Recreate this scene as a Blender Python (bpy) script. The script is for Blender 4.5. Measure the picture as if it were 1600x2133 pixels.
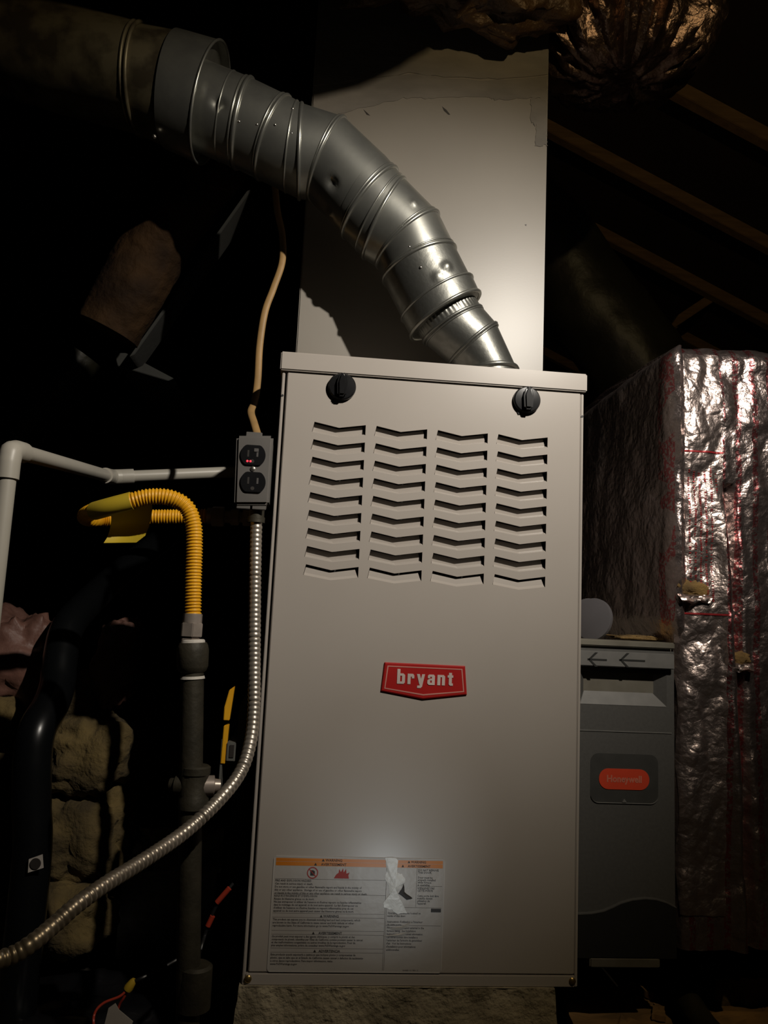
import bpy, bmesh, math, random
from mathutils import Vector, Matrix, noise

random.seed(7)
for o in list(bpy.data.objects):
    bpy.data.objects.remove(o)
scene = bpy.context.scene
COL = scene.collection

# ------------------------------------------------------------------ camera
W, H, F = 1600.0, 2133.0, 1602.0
CAM = Vector((-0.158, -1.077, 0.477))
YAW, PITCH, ROLL = [math.radians(a) for a in (4.83, 7.86, 2.67)]
_fw = Vector((math.sin(YAW) * math.cos(PITCH), math.cos(YAW) * math.cos(PITCH), math.sin(PITCH)))
_r0 = Vector((math.cos(YAW), -math.sin(YAW), 0))
_u0 = _r0.cross(_fw)
_R = _r0 * math.cos(ROLL) + _u0 * math.sin(ROLL)
_U = -_r0 * math.sin(ROLL) + _u0 * math.cos(ROLL)
cam_data = bpy.data.cameras.new('camera')
cam = bpy.data.objects.new('camera', cam_data)
COL.objects.link(cam)
cam.matrix_world = Matrix(((_R.x, _U.x, -_fw.x, CAM.x), (_R.y, _U.y, -_fw.y, CAM.y),
                           (_R.z, _U.z, -_fw.z, CAM.z), (0, 0, 0, 1)))
cam_data.sensor_fit = 'VERTICAL'
cam_data.sensor_height = 24.0
cam_data.lens = F / H * 24.0
cam_data.clip_start = 0.01
scene.camera = cam

# ------------------------------------------------------------------ world, lamps, exposure
world = bpy.data.worlds.new('attic_darkness')
scene.world = world
world.use_nodes = True
bg = world.node_tree.nodes['Background']
bg.inputs['Color'].default_value = (0.5, 0.6, 1.0, 1)
bg.inputs['Strength'].default_value = 0.0006


def lamp(name, typ, loc, aim, energy, color, **kw):
    ld = bpy.data.lights.new(name, typ)
    ld.energy = energy
    ld.color = color
    for k, v in kw.items():
        setattr(ld, k, v)
    o = bpy.data.objects.new(name, ld)
    COL.objects.link(o)
    o.location = loc
    o.rotation_euler = (Vector(aim) - Vector(loc)).to_track_quat('-Z', 'Y').to_euler()
    return o


# a head torch worn above the camera, and a small torch lying low in front of the unit
torch = lamp('head_torch', 'SPOT', (0.41, -0.95, 1.40), (0.01, 0.0, 0.87), 62, (1.0, 0.95, 0.88),
             spot_size=math.radians(78), spot_blend=1.0, shadow_soft_size=0.012)
torch.scale = (1.10, 0.75, 1.0)   # the torch throws a wide, flat beam
# the torch's wide spill round its beam
lamp('head_torch_spill', 'SPOT', (0.41, -0.95, 1.40), (0.02, 0.05, 0.90), 8.5, (1.0, 0.74, 0.36),
     spot_size=math.radians(165), spot_blend=0.6, shadow_soft_size=0.012)
lamp('floor_torch', 'SPOT', (0.015, -0.55, -0.03), (-0.04, 0.0, 0.17), 1.4, (0.90, 0.97, 1.0),
     spot_size=math.radians(32), spot_blend=1.0, shadow_soft_size=0.02)

scene.view_settings.view_transform = 'Standard'
scene.view_settings.look = 'None'
scene.view_settings.gamma = 1.0
scene.view_settings.use_curve_mapping = False
scene.view_settings.exposure = 0.0


# ------------------------------------------------------------------ pixel helpers (direction from the photo, depth from the place)
def _ray(px, py):
    return _fw + _R * ((px - W / 2) / F) - _U * ((py - H / 2) / F)


def P(px, py, Y):
    d = _ray(px, py)
    return CAM + d * ((Y - CAM.y) / d.y)


def PZ(px, py, z):
    d = _ray(px, py)
    return CAM + d * ((z - CAM.z) / d.z)


# ------------------------------------------------------------------ materials
def new_mat(name):
    m = bpy.data.materials.new(name)
    m.use_nodes = True
    nt = m.node_tree
    b = nt.nodes['Principled BSDF']
    return m, nt, b


def N(nt, typ, **kw):
    n = nt.nodes.new(typ)
    for k, v in kw.items():
        setattr(n, k, v)
    return n


def coord(nt, scale=(1, 1, 1), which='Object'):
    tc = N(nt, 'ShaderNodeTexCoord')
    mp = N(nt, 'ShaderNodeMapping')
    mp.inputs['Scale'].default_value = scale
    nt.links.new(tc.outputs[which], mp.inputs['Vector'])
    return mp.outputs['Vector']


def mat(name, c1, c2=None, rough=0.5, metal=0.0, nscale=20, stretch=(1, 1, 1), bump=0.0, bscale=60,
        rvar=0.0, spec=0.5, lo=0.35, hi=0.65, detail=6, bdist=0.002, coat=0.0):
    m, nt, b = new_mat(name)
    b.inputs['Roughness'].default_value = rough
    b.inputs['Metallic'].default_value = metal
    b.inputs['Specular IOR Level'].default_value = spec
    b.inputs['Coat Weight'].default_value = coat
    if c2 is None:
        c2 = tuple(x * 0.85 for x in c1)
    v = coord(nt, stretch)
    n = N(nt, 'ShaderNodeTexNoise')
    n.inputs['Scale'].default_value = nscale
    n.inputs['Detail'].default_value = detail
    nt.links.new(v, n.inputs['Vector'])
    r = N(nt, 'ShaderNodeValToRGB')
    r.color_ramp.elements[0].position = lo
    r.color_ramp.elements[1].position = hi
    r.color_ramp.elements[0].color = (*c1, 1)
    r.color_ramp.elements[1].color = (*c2, 1)
    nt.links.new(n.outputs['Fac'], r.inputs['Fac'])
    nt.links.new(r.outputs['Color'], b.inputs['Base Color'])
    if rvar:
        mr = N(nt, 'ShaderNodeMapRange')
        mr.inputs['To Min'].default_value = max(0.02, rough - rvar)
        mr.inputs['To Max'].default_value = rough + rvar
        nt.links.new(n.outputs['Fac'], mr.inputs['Value'])
        nt.links.new(mr.outputs['Result'], b.inputs['Roughness'])
    if bump:
        nb = N(nt, 'ShaderNodeTexNoise')
        nb.inputs['Scale'].default_value = bscale
        nb.inputs['Detail'].default_value = 5
        nt.links.new(v, nb.inputs['Vector'])
        bp = N(nt, 'ShaderNodeBump')
        bp.inputs['Strength'].default_value = bump
        bp.inputs['Distance'].default_value = bdist
        nt.links.new(nb.outputs['Fac'], bp.inputs['Height'])
        nt.links.new(bp.outputs['Normal'], b.inputs['Normal'])
    return m


def foil_mat(name, tint, rough, vs=45, strength=0.6, red=0.0):
    """crumpled aluminium facing: creased relief, optional red print in columns"""
    m, nt, b = new_mat(name)
    b.inputs['Metallic'].default_value = 0.95
    v = coord(nt)
    w = N(nt, 'ShaderNodeTexNoise')
    w.inputs['Scale'].default_value = 14
    nt.links.new(v, w.inputs['Vector'])
    add = N(nt, 'ShaderNodeMixRGB', blend_type='ADD')
    add.inputs['Fac'].default_value = 0.05
    nt.links.new(v, add.inputs['Color1'])
    nt.links.new(w.outputs['Color'], add.inputs['Color2'])
    vo = N(nt, 'ShaderNodeTexVoronoi', feature='DISTANCE_TO_EDGE')
    vo.inputs['Scale'].default_value = vs
    nt.links.new(add.outputs['Color'], vo.inputs['Vector'])
    n2 = N(nt, 'ShaderNodeTexNoise')
    n2.inputs['Scale'].default_value = 90
    n2.inputs['Detail'].default_value = 6
    nt.links.new(v, n2.inputs['Vector'])
    sm = N(nt, 'ShaderNodeMath', operation='ADD')
    nt.links.new(vo.outputs['Distance'], sm.inputs[0])
    nt.links.new(n2.outputs['Fac'], sm.inputs[1])
    bp = N(nt, 'ShaderNodeBump')
    bp.inputs['Strength'].default_value = strength
    bp.inputs['Distance'].default_value = 0.006
    nt.links.new(sm.outputs[0], bp.inputs['Height'])
    nt.links.new(bp.outputs['Normal'], b.inputs['Normal'])
    mr = N(nt, 'ShaderNodeMapRange')
    mr.inputs['To Min'].default_value = rough * 0.7
    mr.inputs['To Max'].default_value = rough * 1.5
    nt.links.new(n2.outputs['Fac'], mr.inputs['Value'])
    nt.links.new(mr.outputs['Result'], b.inputs['Roughness'])
    if red:
        # red ink: columns of tiny broken marks like printed lines of text
        wv = N(nt, 'ShaderNodeTexWave', wave_type='BANDS', bands_direction='X')
        wv.inputs['Scale'].default_value = 11
        wv.inputs['Distortion'].default_value = 0.6
        nt.links.new(v, wv.inputs['Vector'])
        br = N(nt, 'ShaderNodeTexNoise')
        br.inputs['Scale'].default_value = 210
        nt.links.new(v, br.inputs['Vector'])
        big = N(nt, 'ShaderNodeTexNoise')
        big.inputs['Scale'].default_value = 7
        nt.links.new(v, big.inputs['Vector'])
        m1 = N(nt, 'ShaderNodeMath', operation='GREATER_THAN')
        m1.inputs[1].default_value = 0.74
        nt.links.new(wv.outputs['Fac'], m1.inputs[0])
        m2 = N(nt, 'ShaderNodeMath', operation='GREATER_THAN')
        m2.inputs[1].default_value = 0.47
        nt.links.new(br.outputs['Fac'], m2.inputs[0])
        m3 = N(nt, 'ShaderNodeMath', operation='MULTIPLY')
        nt.links.new(m1.outputs[0], m3.inputs[0])
        nt.links.new(m2.outputs[0], m3.inputs[1])
        m4 = N(nt, 'ShaderNodeMath', operation='GREATER_THAN')
        m4.inputs[1].default_value = 0.42
        nt.links.new(big.outputs['Fac'], m4.inputs[0])
        m5 = N(nt, 'ShaderNodeMath', operation='MULTIPLY')
        nt.links.new(m3.outputs[0], m5.inputs[0])
        nt.links.new(m4.outputs[0], m5.inputs[1])
        m6 = N(nt, 'ShaderNodeMath', operation='MULTIPLY')
        m6.inputs[1].default_value = red
        # the print is on the front sheet only
        sp_ = N(nt, 'ShaderNodeSeparateXYZ')
        nt.links.new(v, sp_.inputs['Vector'])
        m7 = N(nt, 'ShaderNodeMath', operation='LESS_THAN')
        m7.inputs[1].default_value = 0.16
        nt.links.new(sp_.outputs['Y'], m7.inputs[0])
        m8 = N(nt, 'ShaderNodeMath', operation='MULTIPLY')
        nt.links.new(m5.outputs[0], m8.inputs[0])
        nt.links.new(m7.outputs[0], m8.inputs[1])
        nt.links.new(m8.outputs[0], m6.inputs[0])
        mx = N(nt, 'ShaderNodeMixRGB')
        mx.inputs['Color1'].default_value = (*tint, 1)
        mx.inputs['Color2'].default_value = (0.55, 0.05, 0.07, 1)
        nt.links.new(m6.outputs[0], mx.inputs['Fac'])
        nt.links.new(mx.outputs['Color'], b.inputs['Base Color'])
    else:
        b.inputs['Base Color'].default_value = (*tint, 1)
    return m


M = {
    'paint': mat('taupe_enamel', (0.40, 0.362, 0.325), (0.385, 0.347, 0.31), rough=0.28, nscale=6, bump=0.03, bscale=900, bdist=0.0004),
    'plenum': mat('pale_sheet_metal_paint', (0.245, 0.222, 0.19), (0.225, 0.204, 0.175), rough=0.37, nscale=5, bump=0.03, bscale=300, bdist=0.0006),
    'mastic': mat('grey_mastic', (0.21, 0.19, 0.165), (0.15, 0.137, 0.12), rough=0.7, nscale=9, stretch=(1, 1, 2.5), bump=0.3, bscale=60),
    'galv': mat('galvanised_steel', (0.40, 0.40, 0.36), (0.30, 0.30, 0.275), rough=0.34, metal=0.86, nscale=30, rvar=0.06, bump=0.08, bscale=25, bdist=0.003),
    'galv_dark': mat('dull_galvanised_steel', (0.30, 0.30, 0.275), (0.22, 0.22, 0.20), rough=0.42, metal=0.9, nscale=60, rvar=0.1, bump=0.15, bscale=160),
    'rusty': mat('aged_galvanised_steel', (0.16, 0.135, 0.08), (0.065, 0.052, 0.032), rough=0.5, metal=0.6, nscale=22, lo=0.42, hi=0.6, bump=0.2, bscale=50),
    'black_plastic': mat('black_plastic', (0.010, 0.010, 0.011), rough=0.2, nscale=30),
    'black_matte': mat('black_rubbery_plastic', (0.012, 0.012, 0.013), rough=0.5, nscale=30),
    'abs': mat('black_abs_pipe', (0.004, 0.0045, 0.005), rough=0.28, nscale=10, spec=0.35),
    'cover': mat('pressed_steel_cover', (0.33, 0.31, 0.29), (0.26, 0.245, 0.23), rough=0.30, metal=0.65, nscale=14, rvar=0.06),
    'conduit': mat('flex_steel_armour', (0.55, 0.49, 0.42), (0.42, 0.37, 0.31), rough=0.36, metal=0.75, nscale=40),
    'romex': mat('aged_cream_cable_jacket', (0.34, 0.205, 0.08), (0.27, 0.165, 0.065), rough=0.5, nscale=40),
    'yellow': mat('yellow_coated_tube', (0.78, 0.40, 0.015), (0.70, 0.34, 0.01), rough=0.42, nscale=20),
    'yellow_tag': mat('yellow_plastic_tag', (0.55, 0.40, 0.03), (0.48, 0.34, 0.02), rough=0.5, nscale=15),
    'nut': mat('steel_fitting', (0.44, 0.37, 0.32), (0.34, 0.29, 0.25), rough=0.36, metal=0.45, nscale=40),
    'iron': mat('black_iron_pipe', (0.050, 0.043, 0.028), (0.030, 0.026, 0.017), rough=0.6, metal=0.3, nscale=35, bump=0.4, bscale=120),
    'dope': mat('white_pipe_dope', (0.6, 0.56, 0.5), rough=0.7, nscale=60, bump=0.4, bscale=200),
    'pvc': mat('white_pvc', (0.46, 0.43, 0.37), (0.40, 0.375, 0.32), rough=0.4, nscale=8),
    'ac_door': mat('charcoal_textured_plastic', (0.085, 0.083, 0.078), (0.075, 0.073, 0.069), rough=0.55, nscale=200, bump=0.15, bscale=900, bdist=0.0005),
    'ac_bar': mat('mid_grey_plastic', (0.16, 0.156, 0.148), rough=0.5, nscale=50),
    'ac_recess': mat('dark_grey_plastic', (0.048, 0.048, 0.045), rough=0.5, nscale=50),
    'ac_black': mat('black_base_plastic', (0.012, 0.012, 0.011), rough=0.6, nscale=50),
    'ac_metal': mat('cabinet_sheet_metal', (0.30, 0.28, 0.23), (0.22, 0.20, 0.16), rough=0.45, metal=0.6, nscale=20),
    'red_badge': mat('red_badge_enamel', (0.40, 0.016, 0.014), (0.36, 0.013, 0.012), rough=0.35, nscale=20),
    'badge_white': mat('white_badge_print', (0.62, 0.52, 0.48), rough=0.4, nscale=20),
    'badge_line': mat('pink_badge_border', (0.58, 0.26, 0.22), rough=0.4, nscale=20),
    'orange_red': mat('orange_red_badge', (0.60, 0.055, 0.02), (0.55, 0.048, 0.016), rough=0.5, nscale=20),
    'faded_red': mat('pale_red_print', (0.58, 0.17, 0.11), rough=0.5, nscale=20),
    'label': mat('white_label_film', (0.44, 0.41, 0.38), (0.40, 0.375, 0.35), rough=0.34, nscale=12, bump=0.25, bscale=45, bdist=0.002),
    'label_edge': mat('label_border', (0.52, 0.49, 0.46), rough=0.4, nscale=12),
    'orange': mat('orange_warning_band', (0.60, 0.20, 0.012), (0.55, 0.17, 0.01), rough=0.35, nscale=20),
    'ink': mat('black_print', (0.03, 0.025, 0.022), rough=0.5, nscale=20),
    'ink_grey': mat('grey_print_rule', (0.16, 0.145, 0.13), rough=0.5, nscale=20),
    'ink_red': mat('red_print', (0.38, 0.03, 0.02), rough=0.5, nscale=20),
    'white_tape': mat('torn_white_sticker', (0.85, 0.86, 0.85), (0.75, 0.76, 0.75), rough=0.32, nscale=60, bump=0.5, bscale=90),
    'film': mat('clear_wrinkled_film', (0.5, 0.48, 0.45), rough=0.12, nscale=20),
    'foil': foil_mat('printed_foil_facing', (0.55, 0.45, 0.43), 0.25, vs=30, strength=0.45, red=0.7),  # rosy tint stands in for the reddish surroundings the foil reflects
    'foil_plain': foil_mat('plain_foil_tape', (0.56, 0.46, 0.43), 0.30, vs=50, strength=0.40),
    'foil_flex': foil_mat('brown_reflecting_foil', (0.22, 0.15, 0.12), 0.28, vs=30, strength=0.5),  # brown tint paints in the colours this foil reflects
    'red_line': mat('red_tape_line', (0.40, 0.03, 0.035), rough=0.4, metal=0.3, nscale=60),
    'fibre': mat('yellow_glass_fibre', (0.26, 0.16, 0.05), (0.13, 0.08, 0.03), rough=0.95, nscale=30, bump=0.8, bscale=160, bdist=0.004),
    'insul': mat('aged_tan_insulation', (0.125, 0.086, 0.028), (0.045, 0.031, 0.012), rough=0.95, nscale=14, bump=0.9, bscale=90, bdist=0.006),
    'kraft': mat('pinkish_kraft_facing', (0.16, 0.075, 0.055), (0.10, 0.05, 0.038), rough=0.55, nscale=8, bump=0.5, bscale=25, bdist=0.01),
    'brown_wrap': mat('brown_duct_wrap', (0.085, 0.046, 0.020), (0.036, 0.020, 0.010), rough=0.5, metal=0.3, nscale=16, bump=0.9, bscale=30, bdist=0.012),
    'dim_wrap': mat('dimmed_brown_duct_wrap', (0.034, 0.017, 0.006), (0.014, 0.007, 0.003), rough=0.85, spec=0.15, nscale=16, bump=0.9, bscale=30, bdist=0.012),  # brown wrap in a darker colour, standing in for dim light
    'dim_board': mat('dimmed_grey_board', (0.032, 0.032, 0.028), rough=0.9, nscale=20, bump=0.3),  # grey board made darker, weak light painted into its colour
    'olive_wrap': mat('olive_duct_jacket', (0.030, 0.029, 0.017), (0.020, 0.019, 0.012), rough=0.45, nscale=8, bump=0.5, bscale=14, bdist=0.01),
    'grey_foil_wrap': foil_mat('dark_foil_jacket', (0.16, 0.15, 0.13), 0.35, vs=25, strength=0.6),
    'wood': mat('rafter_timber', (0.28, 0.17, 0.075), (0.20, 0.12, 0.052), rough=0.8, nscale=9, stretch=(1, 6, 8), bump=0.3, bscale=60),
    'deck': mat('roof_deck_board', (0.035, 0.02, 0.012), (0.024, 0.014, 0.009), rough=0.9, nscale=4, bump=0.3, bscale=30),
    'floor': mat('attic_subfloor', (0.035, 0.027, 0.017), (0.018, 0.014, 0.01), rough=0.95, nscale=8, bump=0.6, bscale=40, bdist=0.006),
    'pad': mat('rough_fibrous_pad', (0.42, 0.36, 0.25), (0.20, 0.168, 0.11), rough=0.95, nscale=18, bump=0.9, bscale=110, bdist=0.006),
    'plywood': mat('brown_plywood', (0.36, 0.21, 0.085), (0.18, 0.11, 0.05), rough=0.9, nscale=10, stretch=(1, 4, 1), bump=0.4, bscale=70),
    'grey_board': mat('grey_scrap_board', (0.24, 0.22, 0.175), rough=0.9, nscale=20, bump=0.3),
    'poly': mat('black_poly_sheet', (0.006, 0.006, 0.007), rough=0.35, nscale=4, bump=0.5, bscale=18, bdist=0.01),
    'wire_red': mat('red_wire', (0.45, 0.05, 0.025), rough=0.4, nscale=20),
    'wire_black': mat('black_wire', (0.015, 0.015, 0.016), rough=0.4, nscale=20),
    'wirenut': mat('yellow_wire_nut', (0.55, 0.36, 0.03), rough=0.45, nscale=20),
    'paper': mat('off_white_paper_tag', (0.42, 0.38, 0.34), rough=0.7, nscale=20),
    'pale_plastic': mat('pale_grey_plastic', (0.12, 0.113, 0.12), (0.105, 0.10, 0.107), rough=0.5, nscale=10),
    'case_grey': mat('grey_case_trim', (0.11, 0.11, 0.10), rough=0.5, nscale=10),
    'dark_inside': mat('dark_furnace_interior', (0.03, 0.028, 0.025), rough=0.8, nscale=10),
    'screw': mat('zinc_screw', (0.6, 0.56, 0.5), rough=0.25, metal=0.95, nscale=40),
    'gold_screw': mat('yellow_zinc_screw', (0.5, 0.36, 0.14), rough=0.3, metal=0.9, nscale=40),
    'slot': mat('brass_contact', (0.35, 0.33, 0.32), rough=0.3, metal=0.8, nscale=40),
}
led, nt_, b_ = new_mat('red_indicator_light')
b_.inputs['Base Color'].default_value = (0.5, 0.02, 0.03, 1)
b_.inputs['Emission Color'].default_value = (1.0, 0.06, 0.10, 1)
b_.inputs['Emission Strength'].default_value = 0.7
M['led'] = led


# ------------------------------------------------------------------ mesh helpers
class MB:
    def __init__(s):
        s.v = []
        s.f = []

    def add(s, vs, fs):
        o = len(s.v)
        s.v += [tuple(x) for x in vs]
        s.f += [tuple(i + o for i in f) for f in fs]
        return s

    def box(s, lo, hi):
        x0, y0, z0 = lo
        x1, y1, z1 = hi
        return s.add([(x0, y0, z0), (x1, y0, z0), (x1, y1, z0), (x0, y1, z0), (x0, y0, z1), (x1, y0, z1), (x1, y1, z1), (x0, y1, z1)],
                     [(0, 3, 2, 1), (4, 5, 6, 7), (0, 1, 5, 4), (1, 2, 6, 5), (2, 3, 7, 6), (3, 0, 4, 7)])

    def prism_y(s, pts, y0, y1):
        """polygon given in (x, z), extruded from y0 (front) to y1"""
        n = len(pts)
        vs = [(x, y0, z) for x, z in pts] + [(x, y1, z) for x, z in pts]
        fs = [tuple(range(n)), tuple(reversed(range(n, 2 * n)))]
        fs += [(i, n + i, n + (i + 1) % n, (i + 1) % n) for i in range(n)]
        return s.add(vs, fs)

    def rings(s, rings, closed=True, cap0=True, cap1=True):
        n = len(rings[0])
        vs = [p for r in rings for p in r]
        fs = []
        m = n if closed else n - 1
        for i in range(len(rings) - 1):
            for j in range(m):
                k = (j + 1) % n
                fs.append((i * n + j, i * n + k, (i + 1) * n + k, (i + 1) * n + j))
        if closed and cap0:
            fs.append(tuple(reversed(range(n))))
        if closed and cap1:
            fs.append(tuple(range((len(rings) - 1) * n, len(rings) * n)))
        return s.add(vs, fs)

    def tube(s, path, r, seg=16, flat=None, cap=True):
        path = [Vector(p) for p in path]
        rs = r if isinstance(r, (list, tuple)) else [r] * len(path)
        t0 = (path[1] - path[0]).normalized()
        up = Vector((0, 0, 1)) if abs(t0.z) < 0.9 else Vector((0, 1, 0))
        u = t0.cross(up).normalized()
        rings = []
        for i, p in enumerate(path):
            a = path[max(i - 1, 0)]
            b = path[min(i + 1, len(path) - 1)]
            t = (b - a).normalized()
            u = (u - t * u.dot(t)).normalized()
            w = t.cross(u)
            ring = []
            for j in range(seg):
                an = 2 * math.pi * j / seg
                fl = flat if flat else 1.0
                ring.append(p + u * (math.cos(an) * rs[i]) + w * (math.sin(an) * rs[i] * fl))
            rings.append(ring)
        return s.rings(rings, True, cap, cap)

    def lathe(s, origin, axis, prof, seg=24, start=0.0):
        """prof: list of (distance along axis, radius)"""
        o = Vector(origin)
        a = Vector(axis).normalized()
        up = Vector((0, 0, 1)) if abs(a.z) < 0.9 else Vector((0, 1, 0))
        u = a.cross(up).normalized()
        w = a.cross(u)
        rings = []
        for d, r in prof:
            rings.append([o + a * d + (u * math.cos(start + 2 * math.pi * j / seg) + w * math.sin(start + 2 * math.pi * j / seg)) * max(r, 1e-5) for j in range(seg)])
        return s.rings(rings)

    def build(s, name, material, parent=None, smooth=True, angle=35, bevel=0.0, bseg=2):
        me = bpy.data.meshes.new(name)
        me.from_pydata([tuple(v) for v in s.v], [], s.f)
        bm = bmesh.new()
        bm.from_mesh(me)
        if bevel:
            bmesh.ops.remove_doubles(bm, verts=bm.verts, dist=1e-6)
        bmesh.ops.recalc_face_normals(bm, faces=bm.faces)
        if bevel:
            es = [e for e in bm.edges if len(e.link_faces) == 2 and e.calc_face_angle(0) > math.radians(25)]
            bmesh.ops.bevel(bm, geom=es, offset=bevel, segments=bseg, affect='EDGES', clamp_overlap=True)
        bm.to_mesh(me)
        bm.free()
        if smooth:
            me.shade_smooth()
            me.set_sharp_from_angle(angle=math.radians(angle))
        me.materials.append(material)
        o = bpy.data.objects.new(name, me)
        COL.objects.link(o)
        if parent is not None:
            par(o, parent)
        return o


def par(o, parent):
    o.parent = parent
    off = Vector((0, 0, 0))
    p = parent
    while p is not None:
        off += Vector(p.location)
        p = p.parent
    # all transforms here are plain translations: undo the parents' offsets
    o.location = Vector(o.location) - off
    return o


def tag(o, label, cat, group=None, kind=None):
    o['label'] = label
    o['category'] = cat
    if group:
        o['group'] = group
    if kind:
        o['kind'] = kind
    return o


def thing(name, loc, label, cat, group=None):
    o = bpy.data.objects.new(name, None)
    COL.objects.link(o)
    o.location = loc
    o.empty_display_size = 0.05
    return tag(o, label, cat, group)


def struct(o):
    o['kind'] = 'structure'
    return o


def spline(pts, n=10):
    """Catmull-Rom through pts"""
    pts = [Vector(p) for p in pts]
    out = []
    ext = [pts[0] * 2 - pts[1]] + pts + [pts[-1] * 2 - pts[-2]]
    for i in range(1, len(ext) - 2):
        p0, p1, p2, p3 = ext[i - 1:i + 3]
        for k in range(n):
            t = k / n
            out.append(0.5 * ((2 * p1) + (p2 - p0) * t + (2 * p0 - 5 * p1 + 4 * p2 - p3) * t * t + (3 * p1 - p0 - 3 * p2 + p3) * t ** 3))
    out.append(pts[-1])
    return out


def resample(path, step):
    out = [path[0].copy()]
    acc = 0.0
    for a, b in zip(path[:-1], path[1:]):
        d = (b - a).length
        pos = step - acc
        while pos <= d:
            out.append(a + (b - a) * (pos / d))
            pos += step
        acc = (acc + d) % step
    return out


def text_mesh(name, txt, size, x, z, y, material, parent, align='LEFT', sx=1.0, offset=0.0, extrude=0.0, res=2, spacing=1.0):
    cu = bpy.data.curves.new('t', 'FONT')
    cu.body = txt
    cu.size = size
    cu.align_x = align
    cu.resolution_u = res
    cu.offset = offset
    cu.extrude = extrude
    cu.space_character = spacing
    t = bpy.data.objects.new('t', cu)
    COL.objects.link(t)
    dg = bpy.context.evaluated_depsgraph_get()
    dg.update()
    me = bpy.data.meshes.new_from_object(t.evaluated_get(dg))
    bpy.data.objects.remove(t)
    bpy.data.curves.remove(cu)
    me.transform(Matrix(((sx, 0, 0, x), (0, 0, -1, y), (0, 1, 0, z), (0, 0, 0, 1))))
    me.materials.clear()
    me.materials.append(material)
    me.name = name
    o = bpy.data.objects.new(name, me)
    COL.objects.link(o)
    par(o, parent)
    return o


def fbm(p, s, o=4):
    return noise.fractal(Vector(p) * s, 1.0, 2.0, o)


def crease(p, s):
    d, _ = noise.voronoi(Vector(p) * s)
    return d[1] - d[0]


def lump(name, material, c, r, amp=0.25, fs=6.0, seg=40, parent=None, flatz=None, ridged=0.0, seed=0.0):
    """irregular soft lump (insulation): displaced ellipsoid"""
    mb = MB()
    c = Vector(c)
    rings = []
    nv = seg // 2
    for i in range(nv + 1):
        th = math.pi * (0.02 + 0.96 * i / nv)
        ring = []
        for j in range(seg):
            ph = 2 * math.pi * j / seg
            d = Vector((math.sin(th) * math.cos(ph), math.sin(th) * math.sin(ph), math.cos(th)))
            e = Vector([math.copysign(abs(q) ** 0.75, q) for q in d])
            q = Vector((e.x * r[0], e.y * r[1], e.z * r[2]))
            k = 1 + amp * fbm(q + Vector((seed, seed * 2, seed * 3)), fs) - ridged * max(0, 0.25 - crease(q + Vector((seed, 0, 0)), fs))
            p = c + q * k
            if flatz is not None and p.z < flatz:
                p.z = flatz
            ring.append(p)
        rings.append(ring)
    mb.rings(rings)
    return mb.build(name, material, parent, angle=70)


# ------------------------------------------------------------------ the setting: attic floor, roof deck, far wall
FZ = -0.15
mb = MB()
nx, ny = 60, 60
vs = []
for i in range(nx + 1):
    for j in range(ny + 1):
        x = -3.2 + 6.4 * i / nx
        y = -2.2 + 6.4 * j / ny
        vs.append((x, y, FZ - 0.012 * abs(fbm((x, y, 0), 3))))
mb.add(vs, [(i * (ny + 1) + j, (i + 1) * (ny + 1) + j, (i + 1) * (ny + 1) + j + 1, i * (ny + 1) + j + 1) for i in range(nx) for j in range(ny)])
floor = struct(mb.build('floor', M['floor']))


def roof(name, x0, x1, zf):
    mb = MB()
    mb.add([(x0, -2.2, zf(x0)), (x1, -2.2, zf(x1)), (x1, 4.2, zf(x1)), (x0, 4.2, zf(x0)),
            (x0, -2.2, zf(x0) + .02), (x1, -2.2, zf(x1) + .02), (x1, 4.2, zf(x1) + .02), (x0, 4.2, zf(x0) + .02)],
           [(0, 3, 2, 1), (4, 5, 6, 7), (0, 1, 5, 4), (1, 2, 6, 5), (2, 3, 7, 6), (3, 0, 4, 7)])
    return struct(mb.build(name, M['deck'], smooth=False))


ZR = lambda x: 2.101 - 0.45 * (x - 1.0)
RX = -0.2
roof('ceiling', RX, 3.2, ZR)
roof('ceiling_left', -3.2, RX, lambda x: ZR(RX) - 0.45 * (RX - x))
mb = MB()
mb.prism_y([(-3.2, FZ - .05), (3.2, FZ - .05), (3.2, ZR(3.2)), (RX, ZR(RX)), (-3.2, ZR(RX) - .45 * 3)], 4.2, 4.25)
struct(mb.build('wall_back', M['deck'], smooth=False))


# ------------------------------------------------------------------ furnace
HW, HT, DP = 0.2225, 0.85, 0.74
fur = thing('furnace', (0, DP / 2, 0), 'taupe metal upright gas furnace with rows of chevron louvers and red shield badge', 'furnace')
# casing: two side sheets, back and bottom, with a thin front return
mb = MB()
t = 0.004
mb.box((-HW, 0.001, 0.0), (-HW + t, DP, HT - 0.03))
mb.box((HW - t, 0.001, 0.0), (HW, DP, HT - 0.03))
mb.box((-HW + t, DP - t, 0.0), (HW - t, DP, HT - 0.03))
mb.box((-HW + t, 0.02, 0.0), (HW - t, DP - t, t))
mb.build('casing', M['paint'], fur, bevel=0.0008)
# inner return of the casing that the door sits against
mb = MB()
mb.box((-HW + t, 0.020, 0.004), (HW - t, 0.024, 0.09))
mb.box((-HW + t, 0.020, 0.77), (HW - t, 0.024, HT - 0.03))
mb.box((-HW + t, 0.020, 0.09), (-HW + 0.03, 0.024, 0.77))
mb.box((HW - 0.03, 0.020, 0.09), (HW - t, 0.024, 0.77))
mb.build('door_frame', M['paint'], fur, smooth=False)
mb = MB()
mb.box((-0.18, 0.09, 0.1), (0.18, 0.1, 0.79))
mb.build('inner_baffle', M['dark_inside'], fur, smooth=False)
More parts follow.
